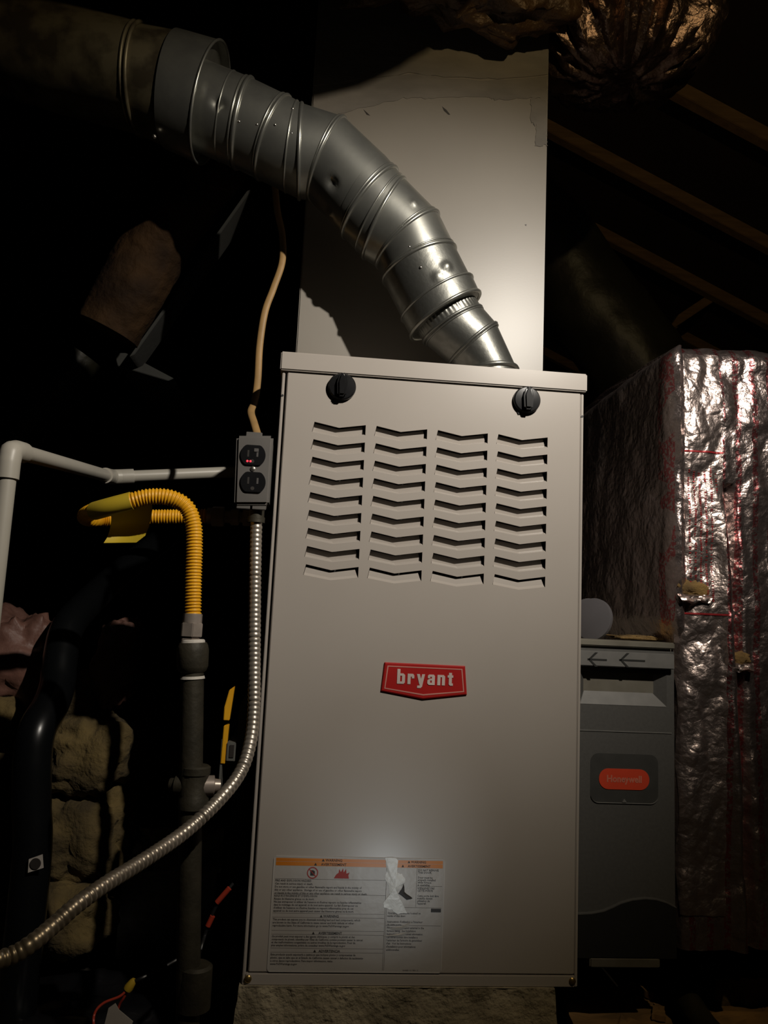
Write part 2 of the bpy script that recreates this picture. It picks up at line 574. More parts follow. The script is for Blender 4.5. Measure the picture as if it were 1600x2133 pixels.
# bottom rail with corner screws
mb = MB()
mb.box((-HW + t, -0.0005, 0.0), (HW - t, 0.02, 0.0145))
mb.build('base_rail', M['paint'], fur, bevel=0.001)
for sx in (-1, 1):
    mb = MB()
    mb.lathe((sx * (HW - 0.0075), -0.0005, 0.008), (0, -1, 0), [(0, 0.0048), (0.0012, 0.0046), (0.0026, 0.003), (0.003, 0.0005)], 14)
    mb.build('screw', M['gold_screw'], fur)
# top cap
mb = MB()
mb.box((-0.2260, -0.0045, 0.8225), (0.2260, DP + 0.004, HT))
mb.build('top_cap', M['paint'], fur, bevel=0.0018, bseg=3)
# small holes in the casing edge
for sx in (-1, 1):
    mb = MB()
    mb.lathe((sx * (HW - 0.002), 0.0012, 0.786), (0, -1, 0), [(0, 0.0018), (0.0006, 0.0018)], 10)
    mb.build('punched_hole', M['black_matte'], fur)

# front door with chevron openings
DX0, DX1, DZ0, DZ1 = -0.2140, 0.2165, 0.0170, 0.8195
ncol, nrow = 4, 9
cw, gap = 0.0765, 0.0127
X0 = -0.1755
pitch, oh, drop = 0.0255, 0.0150, 0.0065
ztop = 0.7505
xs = [X0 + c * (cw + gap) for c in range(ncol)]
zs = [ztop - r * pitch for r in range(nrow)]
mb = MB()
V = {}


def vid(x, z, y=0.0):
    k = (round(x, 6), round(z, 6), round(y, 6))
    if k not in V:
        V[k] = len(mb.v)
        mb.v.append((x, y, z))
    return V[k]


xe = [DX0] + [v for c in range(ncol) for v in (xs[c] - gap / 2 * (c == 0), xs[c] + cw / 2, xs[c] + cw + gap / 2)] + [DX1]
xe = sorted(set(round(v, 6) for v in xe if True))
# cell boundaries: columns
cellx = [(round(xs[c] - gap / 2, 6), round(xs[c] + cw / 2, 6), round(xs[c] + cw + gap / 2, 6)) for c in range(ncol)]
cellz = []
for r in range(nrow):
    zt = zs[r] + 0.0045
    cellz.append((round(zt, 6), round(zt - pitch, 6)))
for c in range(ncol):
    xl, xm, xr = cellx[c]
    for r in range(nrow):
        zt, zb = cellz[r]
        z0 = zs[r]
        sl = 0.003
        lowcut = oh
        tl, tm, tr = (xs[c] + sl, z0), (xs[c] + cw / 2, z0 - drop), (xs[c] + cw, z0)
        bl, bm_, br = (xs[c], z0 - lowcut), (xs[c] + cw / 2, z0 - lowcut - drop * 0.85), (xs[c] + cw + 0.0 * sl, z0 - lowcut)
        o = [vid(xl, zt), vid(xm, zt), vid(xr, zt), vid(xr, zb), vid(xm, zb), vid(xl, zb)]
        h = [vid(*tl), vid(*tm), vid(*tr), vid(*br), vid(*bm_), vid(*bl)]
        for i in range(6):
            k = (i + 1) % 6
            mb.f.append((o[i], o[k], h[k], h[i]))
        # the thin returned lip around the opening
        hb = [vid(x, z, 0.0016) for x, z in (tl, tm, tr, br, bm_, bl)]
        for i in range(6):
            k = (i + 1) % 6
            mb.f.append((h[i], h[k], hb[k], hb[i]))
# frame of plain sheet around the louver block
gx = [v for c in cellx for v in c]
gx = sorted(set(gx))
gz = sorted(set([cellz[0][0]] + [b for _, b in cellz]))
gxl, gxr, gzb, gzt = gx[0], gx[-1], gz[0], gz[-1]
allx = [DX0] + gx + [DX1]
allz = [DZ0] + gz + [DZ1]
for i in range(len(allx) - 1):
    for z0, z1 in ((DZ0, gzb), (gzt, DZ1)):
        mb.f.append((vid(allx[i], z0), vid(allx[i + 1], z0), vid(allx[i + 1], z1), vid(allx[i], z1)))
for j in range(len(gz) - 1):
    for x0, x1 in ((DX0, gxl), (gxr, DX1)):
        mb.f.append((vid(x0, gz[j]), vid(x1, gz[j]), vid(x1, gz[j + 1]), vid(x0, gz[j + 1])))
# folded edges of the door
e = 0.0015
dd = 0.019
for seq, off in (([(x, DZ1) for x in allx], (0, 1)), ([(x, DZ0) for x in allx], (0, -1)), ([(DX0, z) for z in allz], (-1, 0)), ([(DX1, z) for z in allz], (1, 0))):
    for a, b in zip(seq[:-1], seq[1:]):
        a2 = (a[0], a[1])
        mb.f.append((vid(*a), vid(*b), vid(b[0] + off[0] * e, b[1] + off[1] * e, e), vid(a[0] + off[0] * e, a[1] + off[1] * e, e)))
        mb.f.append((vid(a[0] + off[0] * e, a[1] + off[1] * e, e), vid(b[0] + off[0] * e, b[1] + off[1] * e, e), vid(b[0] + off[0] * e, b[1] + off[1] * e, dd), vid(a[0] + off[0] * e, a[1] + off[1] * e, dd)))
door = mb.build('front_panel', M['paint'], fur, angle=20)

# louver blades: hinged on the lower lip of each opening, pushed in at the top


def blade_mesh(name, inset, rise, lean):
    m = MB()
    s = 0.003
    lo = [(0.0005, 0.0002, -oh), (cw / 2, 0.0002, -oh - drop * .85), (cw - 0.0005, 0.0002, -oh)]
    lo1 = [(0.001, 0.0012, -oh + 0.0010), (cw / 2, 0.0012, -oh - drop * .85 + 0.0010), (cw - 0.001, 0.0012, -oh + .0010)]
    mid = [(0.001 + s * .2, inset, -oh + 0.0036), (cw / 2, inset, -oh - drop * .86 + 0.0036), (cw - 0.002, inset, -oh + 0.0036)]
    hi = [(0.001 + s * .7, inset - lean, -oh + rise), (cw / 2, inset - lean, -oh - drop * .95 + rise), (cw - 0.005, inset - lean, -oh + rise)]
    rows = [lo, lo1, mid, hi]
    vs = [p for rw in rows for p in rw]
    fs = []
    for i in range(3):
        for j in range(2):
            fs.append((i * 3 + j, i * 3 + j + 1, (i + 1) * 3 + j + 1, (i + 1) * 3 + j))
    # back skin for thickness
    n = len(vs)
    vs += [(x, y + 0.0009, z - 0.0002) for x, y, z in vs]
    fs += [tuple(n + i for i in reversed(f)) for f in fs]
    # left end cheek
    fs.append((0, 3, 6, 9))
    m.add(vs, fs)
    me_o = m.build(name, M['paint'], None, angle=15)
    me = me_o.data
    bpy.data.objects.remove(me_o)
    return me


blade = blade_mesh('louver_blade', 0.0085, 0.0140, 0.0008)
blade_low = blade_mesh('louver_blade', 0.0028, 0.0120, -0.0012)
for c in range(ncol):
    for r in range(nrow):
        o = bpy.data.objects.new('louver_blade', blade_low if r == nrow - 1 else blade)
        COL.objects.link(o)
        o.location = (xs[c], 0.0, zs[r])
        par(o, door)

# black quarter-turn knobs
for kx in (-0.1362, 0.1352):
    kz = 0.8035
    mb = MB()
    mb.lathe((kx, 0.0, kz), (0, -1, 0), [(0, 0.0195), (0.0025, 0.0203), (0.0055, 0.0200), (0.0078, 0.0180), (0.0088, 0.0)], 40)
    kn = mb.build('door_knob', M['black_plastic'], fur)
    mb = MB()
    g = [(-0.0062, -0.0165), (0.0062, -0.0165), (0.0075, 0.004), (0.0045, 0.016), (0.0, 0.0205), (-0.0045, 0.016), (-0.0075, 0.004)]
    mb.prism_y([(kx + a, kz + b) for a, b in g], -0.0175, -0.008)
    gr = mb.build('grip', M['black_plastic'], kn, bevel=0.0042, bseg=5)
    mb = MB()
    for ax in (-0.0112, 0.0030):
        mb.prism_y([(kx + ax - .0022, kz - .0185), (kx + ax + .0022, kz - .0185), (kx + ax, kz - .0222)], -0.002, -0.0003)
    mb.build('locking_tab', M['black_plastic'], kn, smooth=False)

# red shield badge
sh = [(-0.0565, 0.4170), (0.0560, 0.4165), (0.0598, 0.3775), (-0.0015, 0.3690), (-0.0598, 0.3780)]
cxb, czb = 0.0, 0.396


def inset(pts, k, kz):
    return [(cxb + (x - cxb) * k, czb + (z - czb) * kz) for x, z in pts]


mb = MB()
n = 5
o1, o2 = sh, inset(sh, 0.975, 0.93)
vs = [(x, 0.0, z) for x, z in o1] + [(x, -0.0022, z) for x, z in o1] + [(x, -0.0034, z) for x, z in o2]
mb.add(vs, [(i, (i + 1) % n, n + (i + 1) % n, n + i) for i in range(n)] + [(n + i, n + (i + 1) % n, 2 * n + (i + 1) % n, 2 * n + i) for i in range(n)] + [tuple(range(2 * n, 3 * n))])
badge = mb.build('badge', M['red_badge'], fur, angle=20)
badge['label'] = 'red five-sided shield badge with white lettering'
mb = MB()
a, b = inset(sh, 0.93, 0.80), inset(sh, 0.905, 0.735)
vs = [(x, -0.0037, z) for x, z in a] + [(x, -0.0037, z) for x, z in b] + [(x, -0.0030, z) for x, z in a] + [(x, -0.0030, z) for x, z in b]
fs = []
for i in range(5):
    k = (i + 1) % 5
    fs += [(i, k, 5 + k, 5 + i), (i, 10 + i, 10 + k, k), (5 + i, 5 + k, 15 + k, 15 + i)]
mb.add(vs, fs)
mb.build('border_line', M['badge_line'], badge, smooth=False)


def stroke_letters():
    """heavy condensed lower-case letters drawn as blocks, unit = x-height 1"""
    T = 0.30
    L = {}
    L['b'] = (0.78, [[(0, 0), (T, 0), (T, 1.42), (0, 1.42)],
                     [(T, .78), (.62, .78), (.48, 1.0), (T, 1.0)], [(.48, 1.0), (.62, 1.0), (.78, .84), (.62, .70), (.48, .70)],
                     [(.48, .12), (.78, .12), (.78, .86), (.48, .86)], [(T, 0), (.64, 0), (.78, .14), (.48, .22), (T, .22)]])
    L['r'] = (0.66, [[(0, 0), (T, 0), (T, 1.0), (0, 1.0)], [(T, .72), (.66, .72), (.66, .84), (.54, 1.0), (T, 1.0)], [(.42, .56), (.66, .56), (.66, .74), (.42, .74)]])
    L['y'] = (0.80, [[(0, 1.0), (.29, 1.0), (.46, .36), (.40, 0.0), (.27, 0.0)], [(.80, 1.0), (.52, 1.0), (.36, .30), (.30, -.12), (.56, -.12)],
                     [(.06, -.34), (.40, -.34), (.56, -.18), (.56, -.08), (.06, -.12)]])
    L['a'] = (0.74, [[(.44, 0), (.74, 0), (.74, .88), (.62, 1.0), (.44, 1.0)], [(.04, .78), (.46, .78), (.46, 1.0), (.16, 1.0), (.04, .88)], [(.04, .64), (.27, .64), (.27, .80), (.04, .80)],
                     [(.0, .12), (.28, .12), (.28, .50), (.0, .44)], [(.14, 0), (.46, 0), (.46, .20), (.0, .20), (.0, .14)], [(.0, .40), (.46, .44), (.46, .62), (.14, .56)]])
    L['n'] = (0.76, [[(0, 0), (T, 0), (T, 1.0), (0, 1.0)], [(.46, 0), (.76, 0), (.76, .86), (.46, .86)], [(T - .01, .78), (.76, .78), (.76, .86), (.63, 1.0), (T - .01, 1.0)]])
    L['t'] = (0.56, [[(.13, .16), (.43, .16), (.43, 1.24), (.13, 1.24)], [(0, .78), (.56, .78), (.56, 1.0), (0, 1.0)], [(.13, .18), (.13, .12), (.25, 0), (.54, 0), (.54, .22), (.25, .22)]])
    return L


L_ = stroke_letters()
mb = MB()
u = 0.0140
tw = sum(L_[ch][0] for ch in 'bryant') + 5 * 0.255
xx = -tw * u / 2 + 0.0005
for ch in 'bryant':
    wd, polys = L_[ch]
    for ip, pl in enumerate(polys):
        mb.prism_y([(xx + px * u, 0.3890 + pz * u) for px, pz in pl], -0.0041 - 0.00003 * ip, -0.0030)
    xx += (wd + 0.255) * u
mb.build('lettering', M['badge_white'], badge, smooth=False)

# warning label ------------------------------------------------------
LX0, LX1, LZ0, LZ1 = -0.1915, 0.0375, 0.0165, 0.1600
LYO = -0.0007


def rrect(x0, x1, z0, z1, r, n=4):
    pts = []
    for cx, cz, a0 in ((x1 - r, z1 - r, 0), (x0 + r, z1 - r, 90), (x0 + r, z0 + r, 180), (x1 - r, z0 + r, 270)):
        for i in range(n + 1):
            a = math.radians(a0 + 90 * i / n)
            pts.append((cx + r * math.cos(a), cz + r * math.sin(a)))
    return pts


mb = MB()
mb.prism_y(rrect(LX0, LX1, LZ0, LZ1, 0.004), LYO, -0.0001)
lab = mb.build('warning_label', M['label'], fur, angle=30)
lab['label'] = 'white warning label with orange header band and small print'
XD = -0.0405   # divider between the two columns


def flat(name, x0, x1, z0, z1, m, dy=0.00012, parent=None):
    b = MB()
    b.prism_y([(x0, z0), (x1, z0), (x1, z1), (x0, z1)], LYO - dy, LYO + 0.0001)
    return b.build(name, m, parent or lab, smooth=False)


# light rim
mb = MB()
for x0, x1, z0, z1 in ((LX0 + .003, LX1 - .003, LZ1 - .0013, LZ1), (LX0 + .003, LX1 - .003, LZ0, LZ0 + .0013), (LX0, LX0 + .0013, LZ0 + .003, LZ1 - .003), (LX1 - .0013, LX1, LZ0 + .003, LZ1 - .003)):
    mb.prism_y([(x0, z0), (x1, z0), (x1, z1), (x0, z1)], LYO - .0002, LYO)
mb.build('rim', M['label_edge'], lab, smooth=False)
for x0, x1 in ((LX0 + 0.003, XD - 0.001), (XD + 0.001, LX1 - 0.003)):
    flat('orange_band', x0, x1, 0.1534, 0.1574, M['orange'])
    flat('orange_band', x0, x1, 0.1480, 0.1530, M['orange'])


def tri(b, x, z, s):
    b.prism_y([(x, z), (x + s * 1.1, z), (x + s * .55, z + s)], LYO - .00025, LYO)


HS = 0.0046
ycol = LYO - 0.00022


def heading(txt, cx, z, size=HS):
    text_mesh('heading', txt, size, cx, z, ycol, M['ink'], lab, 'CENTER', 1.0, 0.00010)
    b = MB()
    tri(b, cx - len(txt) * size * 0.36 - size, z, size * 0.75)
    b.build('hazard_triangle', M['ink'], lab, smooth=False)


CL = (LX0 + XD) / 2 + 0.004
CR = (XD + LX1) / 2
heading('WARNING', CL, 0.1540)
heading('AVERTISSEMENT', CL, 0.1487)
heading('WARNING', CR + .003, 0.1540, 0.0042)
heading('AVERTISSEMENT', CR + .004, 0.1487, 0.0042)
for z in (0.1312, 0.1122, 0.0885, 0.0835, 0.0672, 0.0625, 0.0455, 0.0405):
    flat('rule', LX0 + 0.003, XD - 0.001, z, z + 0.0004, M['ink_grey'])
for z in (0.0975, 0.0750):
    flat('rule', XD + 0.001, LX1 - 0.003, z, z + 0.0005, M['ink_grey'])
flat('rule', XD - 0.0008, XD - 0.0002, LZ0 + .003, 0.1475, M['ink_grey'])
flat('rule', XD + 0.0010, XD + 0.0015, LZ0 + .003, 0.0975, M['ink_grey'])
flat('rule', -0.0005, 0.0000, 0.0985, 0.1475, M['ink_grey'])
flat('rule', 0.0, LX1 - 0.003, 0.1248, 0.1252, M['ink_grey'])
heading('WARNING', CL, 0.0842, 0.0042)
heading('AVERTISSEMENT', CL, 0.0632, 0.0042)
heading('ADVERTENCIA', CL, 0.0412, 0.0042)


def para(lines, x, z, size=0.0036, lead=0.00385, sx=0.92, bold=0.00005):
    for i, ln in enumerate(lines):
        text_mesh('print_line', ln, size, x, z - i * lead, ycol, M['ink'], lab, 'LEFT', sx, bold, res=1)


tx = LX0 + 0.0035
para(['FIRE AND EXPLOSION HAZARD', 'Can result in serious injury or death.',
      'Do not store or use gasoline or other flammable vapors and liquids in the vicinity of',
      'this or any other appliance.  Storage of or use of gasoline or other flammable vapors',
      'or liquids in the vicinity of this or any other appliance can result in serious injury or death.'], tx, 0.1280, sx=0.93)
para(["RISQUE D'INCENDIE ET D'EXPLOSION", 'Risque de blessures graves ou de mort.',
      "Ne pas entreposer ni utiliser de l'essence ni d'autres vapeurs ou liquides inflammables",
      "dans le voisinage de cet appareil, ni de tout autre appareil.  Le fait d'entreposer ou",
      "d'utiliser de l'essence ou d'autres liquides ou vapeurs inflammables pres de cet",
      'appareil ou de tout autre appareil peut causer des blessures graves ou la mort.'], tx, 0.1090, lead=0.0037)
para(['This product can expose you to chemicals including lead and lead components, which',
      'are known to the State of California to cause cancer and birth defects or other',
      'reproductive harm. For more information go to www.P65Warnings.ca.gov'], tx, 0.0798, lead=0.0038)
para(['Ce produit peut vous exposer a des agents chimiques, y compris le plomb et des',
      "composants de plomb, identifies par l'Etat de Californie comme pouvant causer le cancer",
      'et des malformations congenitales ou autres troubles de la reproduction. Pour de',
      'plus amples informations, prière de consulter www.P65Warnings.ca.gov'], tx, 0.0590, lead=0.00365)
para(['Este producto puede exponerle a quimicos que incluyen plomo y componentes de',
      'plomo, que se sabe que en el Estado de California causan cancer y defectos de nacimiento',
      'u otros danos reproductivos. Para mayor informacion, visite',
      'www.P65Warnings.ca.gov'], tx, 0.0368, lead=0.00385)
para(['DO NOT REMOVE', 'THIS DOOR', '', 'Door must be', 'properly installed', 'while furnace', 'is operating.'], 0.0013, 0.1440, size=0.0037, lead=0.0031)
para(["N'ENLEVEZ PAS", 'CETTE PORTE', '', 'Cette porte doit être', 'installée durant', 'utilisation de', "l'appareil."], 0.0013, 0.1212, size=0.0036, lead=0.0032)
para(['Operating instructions located on', 'inside of this door.', '', "Instructions d'utilisation a l'interieur", 'de cette porte.'], XD + .003, 0.0895, lead=0.0036, sx=0.9)
para(['Filters must be installed external to the', 'furnace casing.  See Installation', 'Instructions for additional information.', 'Les filtres doivent être installes a',
      "l'exterieur de l'armoire du generateur", "d'air.  Voir les Instructions", "d'installation pour informations", 'additionnelles.'], XD + .003, 0.0712, lead=0.0039, sx=0.86)
text_mesh('print_line', '344883-101 REV. C', 0.0026, -0.004, 0.0190, ycol, M['ink_grey'], lab, 'CENTER', 1.0)
flat('black_box', 0.0205, LX1 - 0.0035, 0.0925, 0.0968, M['ink'], 0.0003)
# no-gasoline pictogram and flames
mb = MB()
pc = (-0.1395, 0.1394)
ring = []
for k in range(28):
    a = 2 * math.pi * k / 28
    ring.append((math.cos(a), math.sin(a)))
vs = [(pc[0] + c * .0074, LYO - .0003, pc[1] + s * .0074) for c, s in ring] + [(pc[0] + c * .0061, LYO - .0003, pc[1] + s * .0061) for c, s in ring]
mb.add(vs, [(k, (k + 1) % 28, 28 + (k + 1) % 28, 28 + k) for k in range(28)])
mb.prism_y([(pc[0] - .0047, pc[1] + .0040), (pc[0] - .0040, pc[1] + .0047), (pc[0] + .0047, pc[1] - .0040), (pc[0] + .0040, pc[1] - .0047)], LYO - .0004, LYO)
mb.build('prohibition_ring', M['ink_red'], lab, smooth=False)
mb = MB()
mb.prism_y([(pc[0] - .0030, pc[1] - .0035), (pc[0] + .0030, pc[1] - .0035), (pc[0] + .0030, pc[1] + .0018), (pc[0] + .0008, pc[1] + .0032), (pc[0] - .0030, pc[1] + .0032)], LYO - .0002, LYO)
mb.build('fuel_can_symbol', M['ink'], lab, smooth=False)
mb = MB()
fx, fz = -0.1005, 0.1330
mb.prism_y([(fx - .0105, fz), (fx + .0095, fz), (fx + .0085, fz + .0040), (fx + .0100, fz + .0075), (fx + .0060, fz + .0060), (fx + .0052, fz + .0120), (fx + .0022, fz + .0075), (fx + .0012, fz + .0128),
            (fx - .0015, fz + .0080), (fx - .0040, fz + .0118), (fx - .0045, fz + .0070), (fx - .0078, fz + .0045)], LYO - .0003, LYO)
mb.build('flame_symbol', M['ink_red'], lab, smooth=False)
# torn remnants of a peeled sticker over the column divider, and a dark shred
rnd = random.Random(5)


def shred(name, pts, m, dy):
    b = MB()
    c = Vector((sum(p[0] for p in pts) / len(pts), sum(p[1] for p in pts) / len(pts)))
    fine = []
    for i, p in enumerate(pts):
        q = pts[(i + 1) % len(pts)]
        for k in range(3):
            tt = k / 3
            fine.append((p[0] + (q[0] - p[0]) * tt + rnd.uniform(-.0006, .0006), p[1] + (q[1] - p[1]) * tt + rnd.uniform(-.0006, .0006)))
    n = len(fine)
    vs = [(x, LYO - dy, z) for x, z in fine] + [(x, LYO, z) for x, z in fine] + [(c.x, LYO - dy - .0012, c.y)]
    b.add(vs, [(i, (i + 1) % n, n + (i + 1) % n, n + i) for i in range(n)] + [(i, 2 * n, (i + 1) % n) for i in range(n)])
    return b.build(name, m, lab, angle=60)


def lp(px, py):
    q = P(px, py, 0.0)
    return (q.x, q.z)


def cp(x, y):   # crop coordinates of the label's right half
    return lp(740 + x / 7.273, 1760 + y / 7.273)


shred('sticker_remnant', [cp(450, 195), cp(600, 190), cp(650, 230), cp(610, 330), cp(640, 420), cp(700, 440), cp(760, 520), cp(740, 580), cp(700, 600), cp(690, 660), cp(610, 690), cp(600, 790), cp(630, 880),
                          cp(720, 920), cp(790, 1030), cp(640, 1040), cp(560, 980), cp(430, 940), cp(430, 880), cp(510, 880), cp(530, 780), cp(490, 600), cp(450, 500), cp(480, 350)], M['white_tape'], .0004)
shred('dark_shred', [cp(735, 590), cp(745, 710), cp(870, 810), cp(780, 830), cp(655, 735), cp(690, 680)], M['ink'], .0005)
shred('film_wrinkle', [cp(500, 1260), cp(700, 1230), cp(850, 1165), cp(790, 1250), cp(640, 1290)], M['film'], .0003)
shred('film_wrinkle', [cp(420, 1375), cp(640, 1350), cp(860, 1310), cp(640, 1400)], M['film'], .0003)

# ------------------------------------------------------------------ supply plenum
PX0, PX1, PY0, PY1, PZ1 = -0.2125, 0.2070, 0.16, 0.62, 1.80
ple = thing('supply_plenum', (0, .39, HT), 'tall pale painted sheet metal plenum standing on top of the furnace', 'plenum')
mb = MB()
mb.box((PX0, PY0, HT + 0.0005), (PX1, PY1, PZ1))
mb.build('plenum_sheet', M['plenum'], ple, bevel=0.002)


def ragged(name, pts, y0, y1, m, parent, jit=0.002, sub=8, seed=1):
    r = random.Random(seed)
    fine = []
    for i, p in enumerate(pts):
        q = pts[(i + 1) % len(pts)]
        for k in range(sub):
            tt = k / sub
            fine.append((p[0] + (q[0] - p[0]) * tt + r.uniform(-jit, jit) * .5, p[1] + (q[1] - p[1]) * tt + r.uniform(-jit, jit)))
    b = MB()
    b.prism_y(fine, y0, y1)
    return b.build(name, m, parent, smooth=False)


def pq(px, py):
    q = P(px, py, PY0)
    return (q.x, q.z)


xa = PX0 + .003
xb = PX1 - .002
m1 = ragged('mastic_band', [(xa, pq(640, 250)[1]), pq(760, 224), pq(840, 205), pq(900, 206), pq(1010, 201), pq(1030, 208), pq(1106, 205), (xb, pq(1146, 207)[1]), (xb, pq(1147, 160)[1]), pq(1000, 168), pq(850, 155), (xa, pq(640, 180)[1])], PY0 - .0008, PY0, M['mastic'], ple, .002, 8, 2)
m1['label'] = 'grey mastic band smeared across the plenum'
ragged('mastic_band', [(xa, pq(640, 178)[1]), pq(850, 153), pq(1000, 166), (xb, pq(1147, 158)[1]), (xb, 1.62), (xa, 1.62)], PY0 - .0012, PY0, M['mastic'], ple, .002, 8, 3)
ragged('mastic_smear', [pq(1106, 204), pq(1105, 255), pq(1116, 262), pq(1115, 305), pq(1140, 302), (xb, pq(1142, 280)[1]), (xb, pq(1146, 204)[1])], PY0 - .0010, PY0, M['mastic'], ple, .003, 8, 4)
for pts in ([(757, 228), (766, 236), (771, 241), (764, 239)], [(921, 222), (930, 229), (938, 239), (934, 239), (925, 231)], [(1093, 468), (1097, 467), (1096, 471)]):
    b = MB()
    b.prism_y([pq(*p) for p in pts], PY0 - .0004, PY0)
    b.build('scuff', M['ink'], ple, smooth=False)

# ------------------------------------------------------------------ vent connector (mitred elbows from the furnace up to the trunk)
VY = 0.052
vent = thing('vent_pipe', P(1010, 780, VY), 'shiny galvanised vent pipe bending from furnace top up to the large flue', 'vent pipe')


def ering(a, b, r, Y=VY, seg=48):
    A, B = P(*a, Y), P(*b, Y)
    c = (A + B) / 2
    u = (A - B) / 2
    return [c + u * math.cos(2 * math.pi * j / seg) + Vector((0, -1, 0)) * (r * math.sin(2 * math.pi * j / seg)) for j in range(seg)]


def dentify(rings, dents):
    for ring in rings:
        c = sum(ring, Vector()) / len(ring)
        for j, p in enumerate(ring):
            for d, rad, dep in dents:
                q = (p - d).length
                if q < rad:
                    p += (c - p).normalized() * dep * (0.5 + 0.5 * math.cos(math.pi * q / rad))
    return rings


def section(a0, b0, a1, b1, r0, r1, name='pipe_section', m='galv', n=14, dents=(), parent=vent, seg=96):
    R0, R1 = ering(a0, b0, r0, seg=seg), ering(a1, b1, r1, seg=seg)
    rings = [[p.lerp(q, i / n) for p, q in zip(R0, R1)] for i in range(n + 1)]
    dd_ = []
    for dx, dy, rad, dep in dents:
        # surface point of the pipe under that pixel
        best = min((p for ring in rings for p in ring if p.y < VY), key=lambda p: ((p - CAM).normalized() - _ray(dx, dy).normalized()).length)
        dd_.append((best.copy(), rad, dep))
    dentify(rings, dd_)
    b = MB()
    b.rings(rings, True, False, False)
    return b.build(name, M[m], parent, angle=50)


def bead(a, b, r, w=0.0032, name='seam_bead', m='galv', parent=vent, Y=VY, lift=0.0):
    ring = ering(a, b, r, Y, 64)
    c = sum(ring, Vector()) / len(ring)
    nrm = ((ring[0] - c).cross(ring[16] - c)).normalized()
    rings = []
    for p in ring:
        o = (p - c).normalized()
        base = p + o * lift
        rings.append([base + o * (w * math.cos(2 * math.pi * k / 8)) + nrm * (w * math.sin(2 * math.pi * k / 8)) for k in range(8)])
    rings.append(rings[0])
    bb = MB()
    bb.rings(rings, True, False, False)
    return bb.build(name, M[m], parent, angle=80)


def shift(a, b, t, a2, b2):
    return ((a[0] + (a2[0] - a[0]) * t, a[1] + (a2[1] - a[1]) * t), (b[0] + (b2[0] - b[0]) * t, b[1] + (b2[1] - b[1]) * t))


RU, RL = 0.0640, 0.0535
S = [((455, 150), (407, 305)), ((530, 180), (484, 338)), ((607, 217), (531, 360)), ((630, 231), (622, 404)), ((720, 260), (641, 404)),
     ((803, 338), (700, 468)), ((826, 364), (713, 483)), ((842, 384), (756, 529)), ((912, 455), (785, 547)), ((947, 525), (799, 580)), ((977, 584), (838, 657))]
section(*shift(*S[0], -.6, *S[1]), *S[1], RU, RU, dents=((455, 217, 0.014, 0.006), (470, 325, 0.01, -0.003)))
section(*shift(*S[1], .0, *S[2]), *S[2], RU * .985, RU * .985, dents=((575, 205, .008, -.002),))
section(*S[2], *S[3], RU, RU)
section(*S[3], *S[4], RU, RU)
section(*S[4], *S[5], RU, RU, dents=((693, 385, 0.014, 0.007), (690, 445, 0.009, -0.004)))
section(*S[5], *S[6], RU * 1.02, RU * 1.02, name='coupling_band')
section(*S[6], *S[7], RU * .985, RU * .985)
section(*S[7], *S[8], RU, RU, dents=((864, 421, 0.008, -0.003),))
section(*S[8], *S[9], RU, RU)
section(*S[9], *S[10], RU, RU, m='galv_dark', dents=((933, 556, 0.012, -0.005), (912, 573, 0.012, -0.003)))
for i, w in ((1, .0034), (2, .003), (3, .003), (4, .003), (6, .0034), (7, .003), (8, .003), (9, .003)):
    bead(*S[i], RU, w)
    a, b = S[i]
    prv = S[i - 1]
    L1 = ((a[0] - prv[0][0]) ** 2 + (a[1] - prv[0][1]) ** 2) ** .5 + 1e-3
    tt = min(0.4, 9.0 / L1)
    bead(*shift(a, b, tt, *prv), RU, w * .55)
bead(*shift(*S[0], .55, *S[1]), RU, .0012, 'edge_line')
# wide lower band (draw collar) and the crimped smaller pipe below it
B0, B1 = ((982, 586), (838, 660)), ((997, 619), (857, 696))
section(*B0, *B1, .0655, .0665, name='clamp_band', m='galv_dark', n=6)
bead(*B0, .0655, .0022)
bead(*B1, .0665, .0030)
# inner dark ring under the band
rA, rB = ering(*B1, .0665, seg=64), ering((988, 628), (873, 690), RL, seg=64)
b = MB()
b.rings([rA, rB], True, False, False)
b.build('band_underside', M['galv_dark'], vent, angle=50)
# crimp ribs
C0, C1 = ((986, 622), (866, 682)), ((1000, 645), (883, 706))
ra, rb = ering(*C0, RL, seg=180), ering(*C1, RL, seg=180)
ca, cb = sum(ra, Vector()) / 180, sum(rb, Vector()) / 180
rings = []
for i in range(5):
    tt = i / 4
    c = ca.lerp(cb, tt)
    ring = []
    for j in range(180):
        p = ra[j].lerp(rb[j], tt)
        ring.append(p + (c - p) * (0.045 * (1 - tt) * (0.5 + 0.5 * math.cos(j * 2 * math.pi / 4)) * (1 if tt < .95 else 0)))
    rings.append(ring)
b = MB()
b.rings(rings, True, False, False)
b.build('crimped_end', M['galv_dark'], vent, angle=60)
D0, D1, D2, D3 = ((1001, 647), (884, 708)), ((1031, 681), (938, 754)), ((1070, 768), (960, 780)), ((1080, 800), (966, 810))
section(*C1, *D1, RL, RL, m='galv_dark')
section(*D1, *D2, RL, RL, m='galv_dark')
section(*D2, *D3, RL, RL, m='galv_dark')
bead(*D0, RL, .0026, m='galv_dark')
bead(*shift(*D0, .1, *D1), RL, .0016, m='galv_dark')
bead(*D1, RL, .0028, m='galv_dark')
bead(*shift(*D1, -.1, *D0), RL, .0015, m='galv_dark')
bead(*shift(*D2, -.1, *D1), RL, .004, m='galv_dark', name='flange_ring')


def surf_px(px, py, c_px, r, Y=VY):
    """point on the front of the pipe under a pixel (axis through c_px)"""
    q = P(px, py, Y)
    c = P(*c_px, Y)
    off = (q - c)
    l = min(off.length, r * .95)
    return Vector((q.x, Y - math.sqrt(r * r - l * l), q.z))


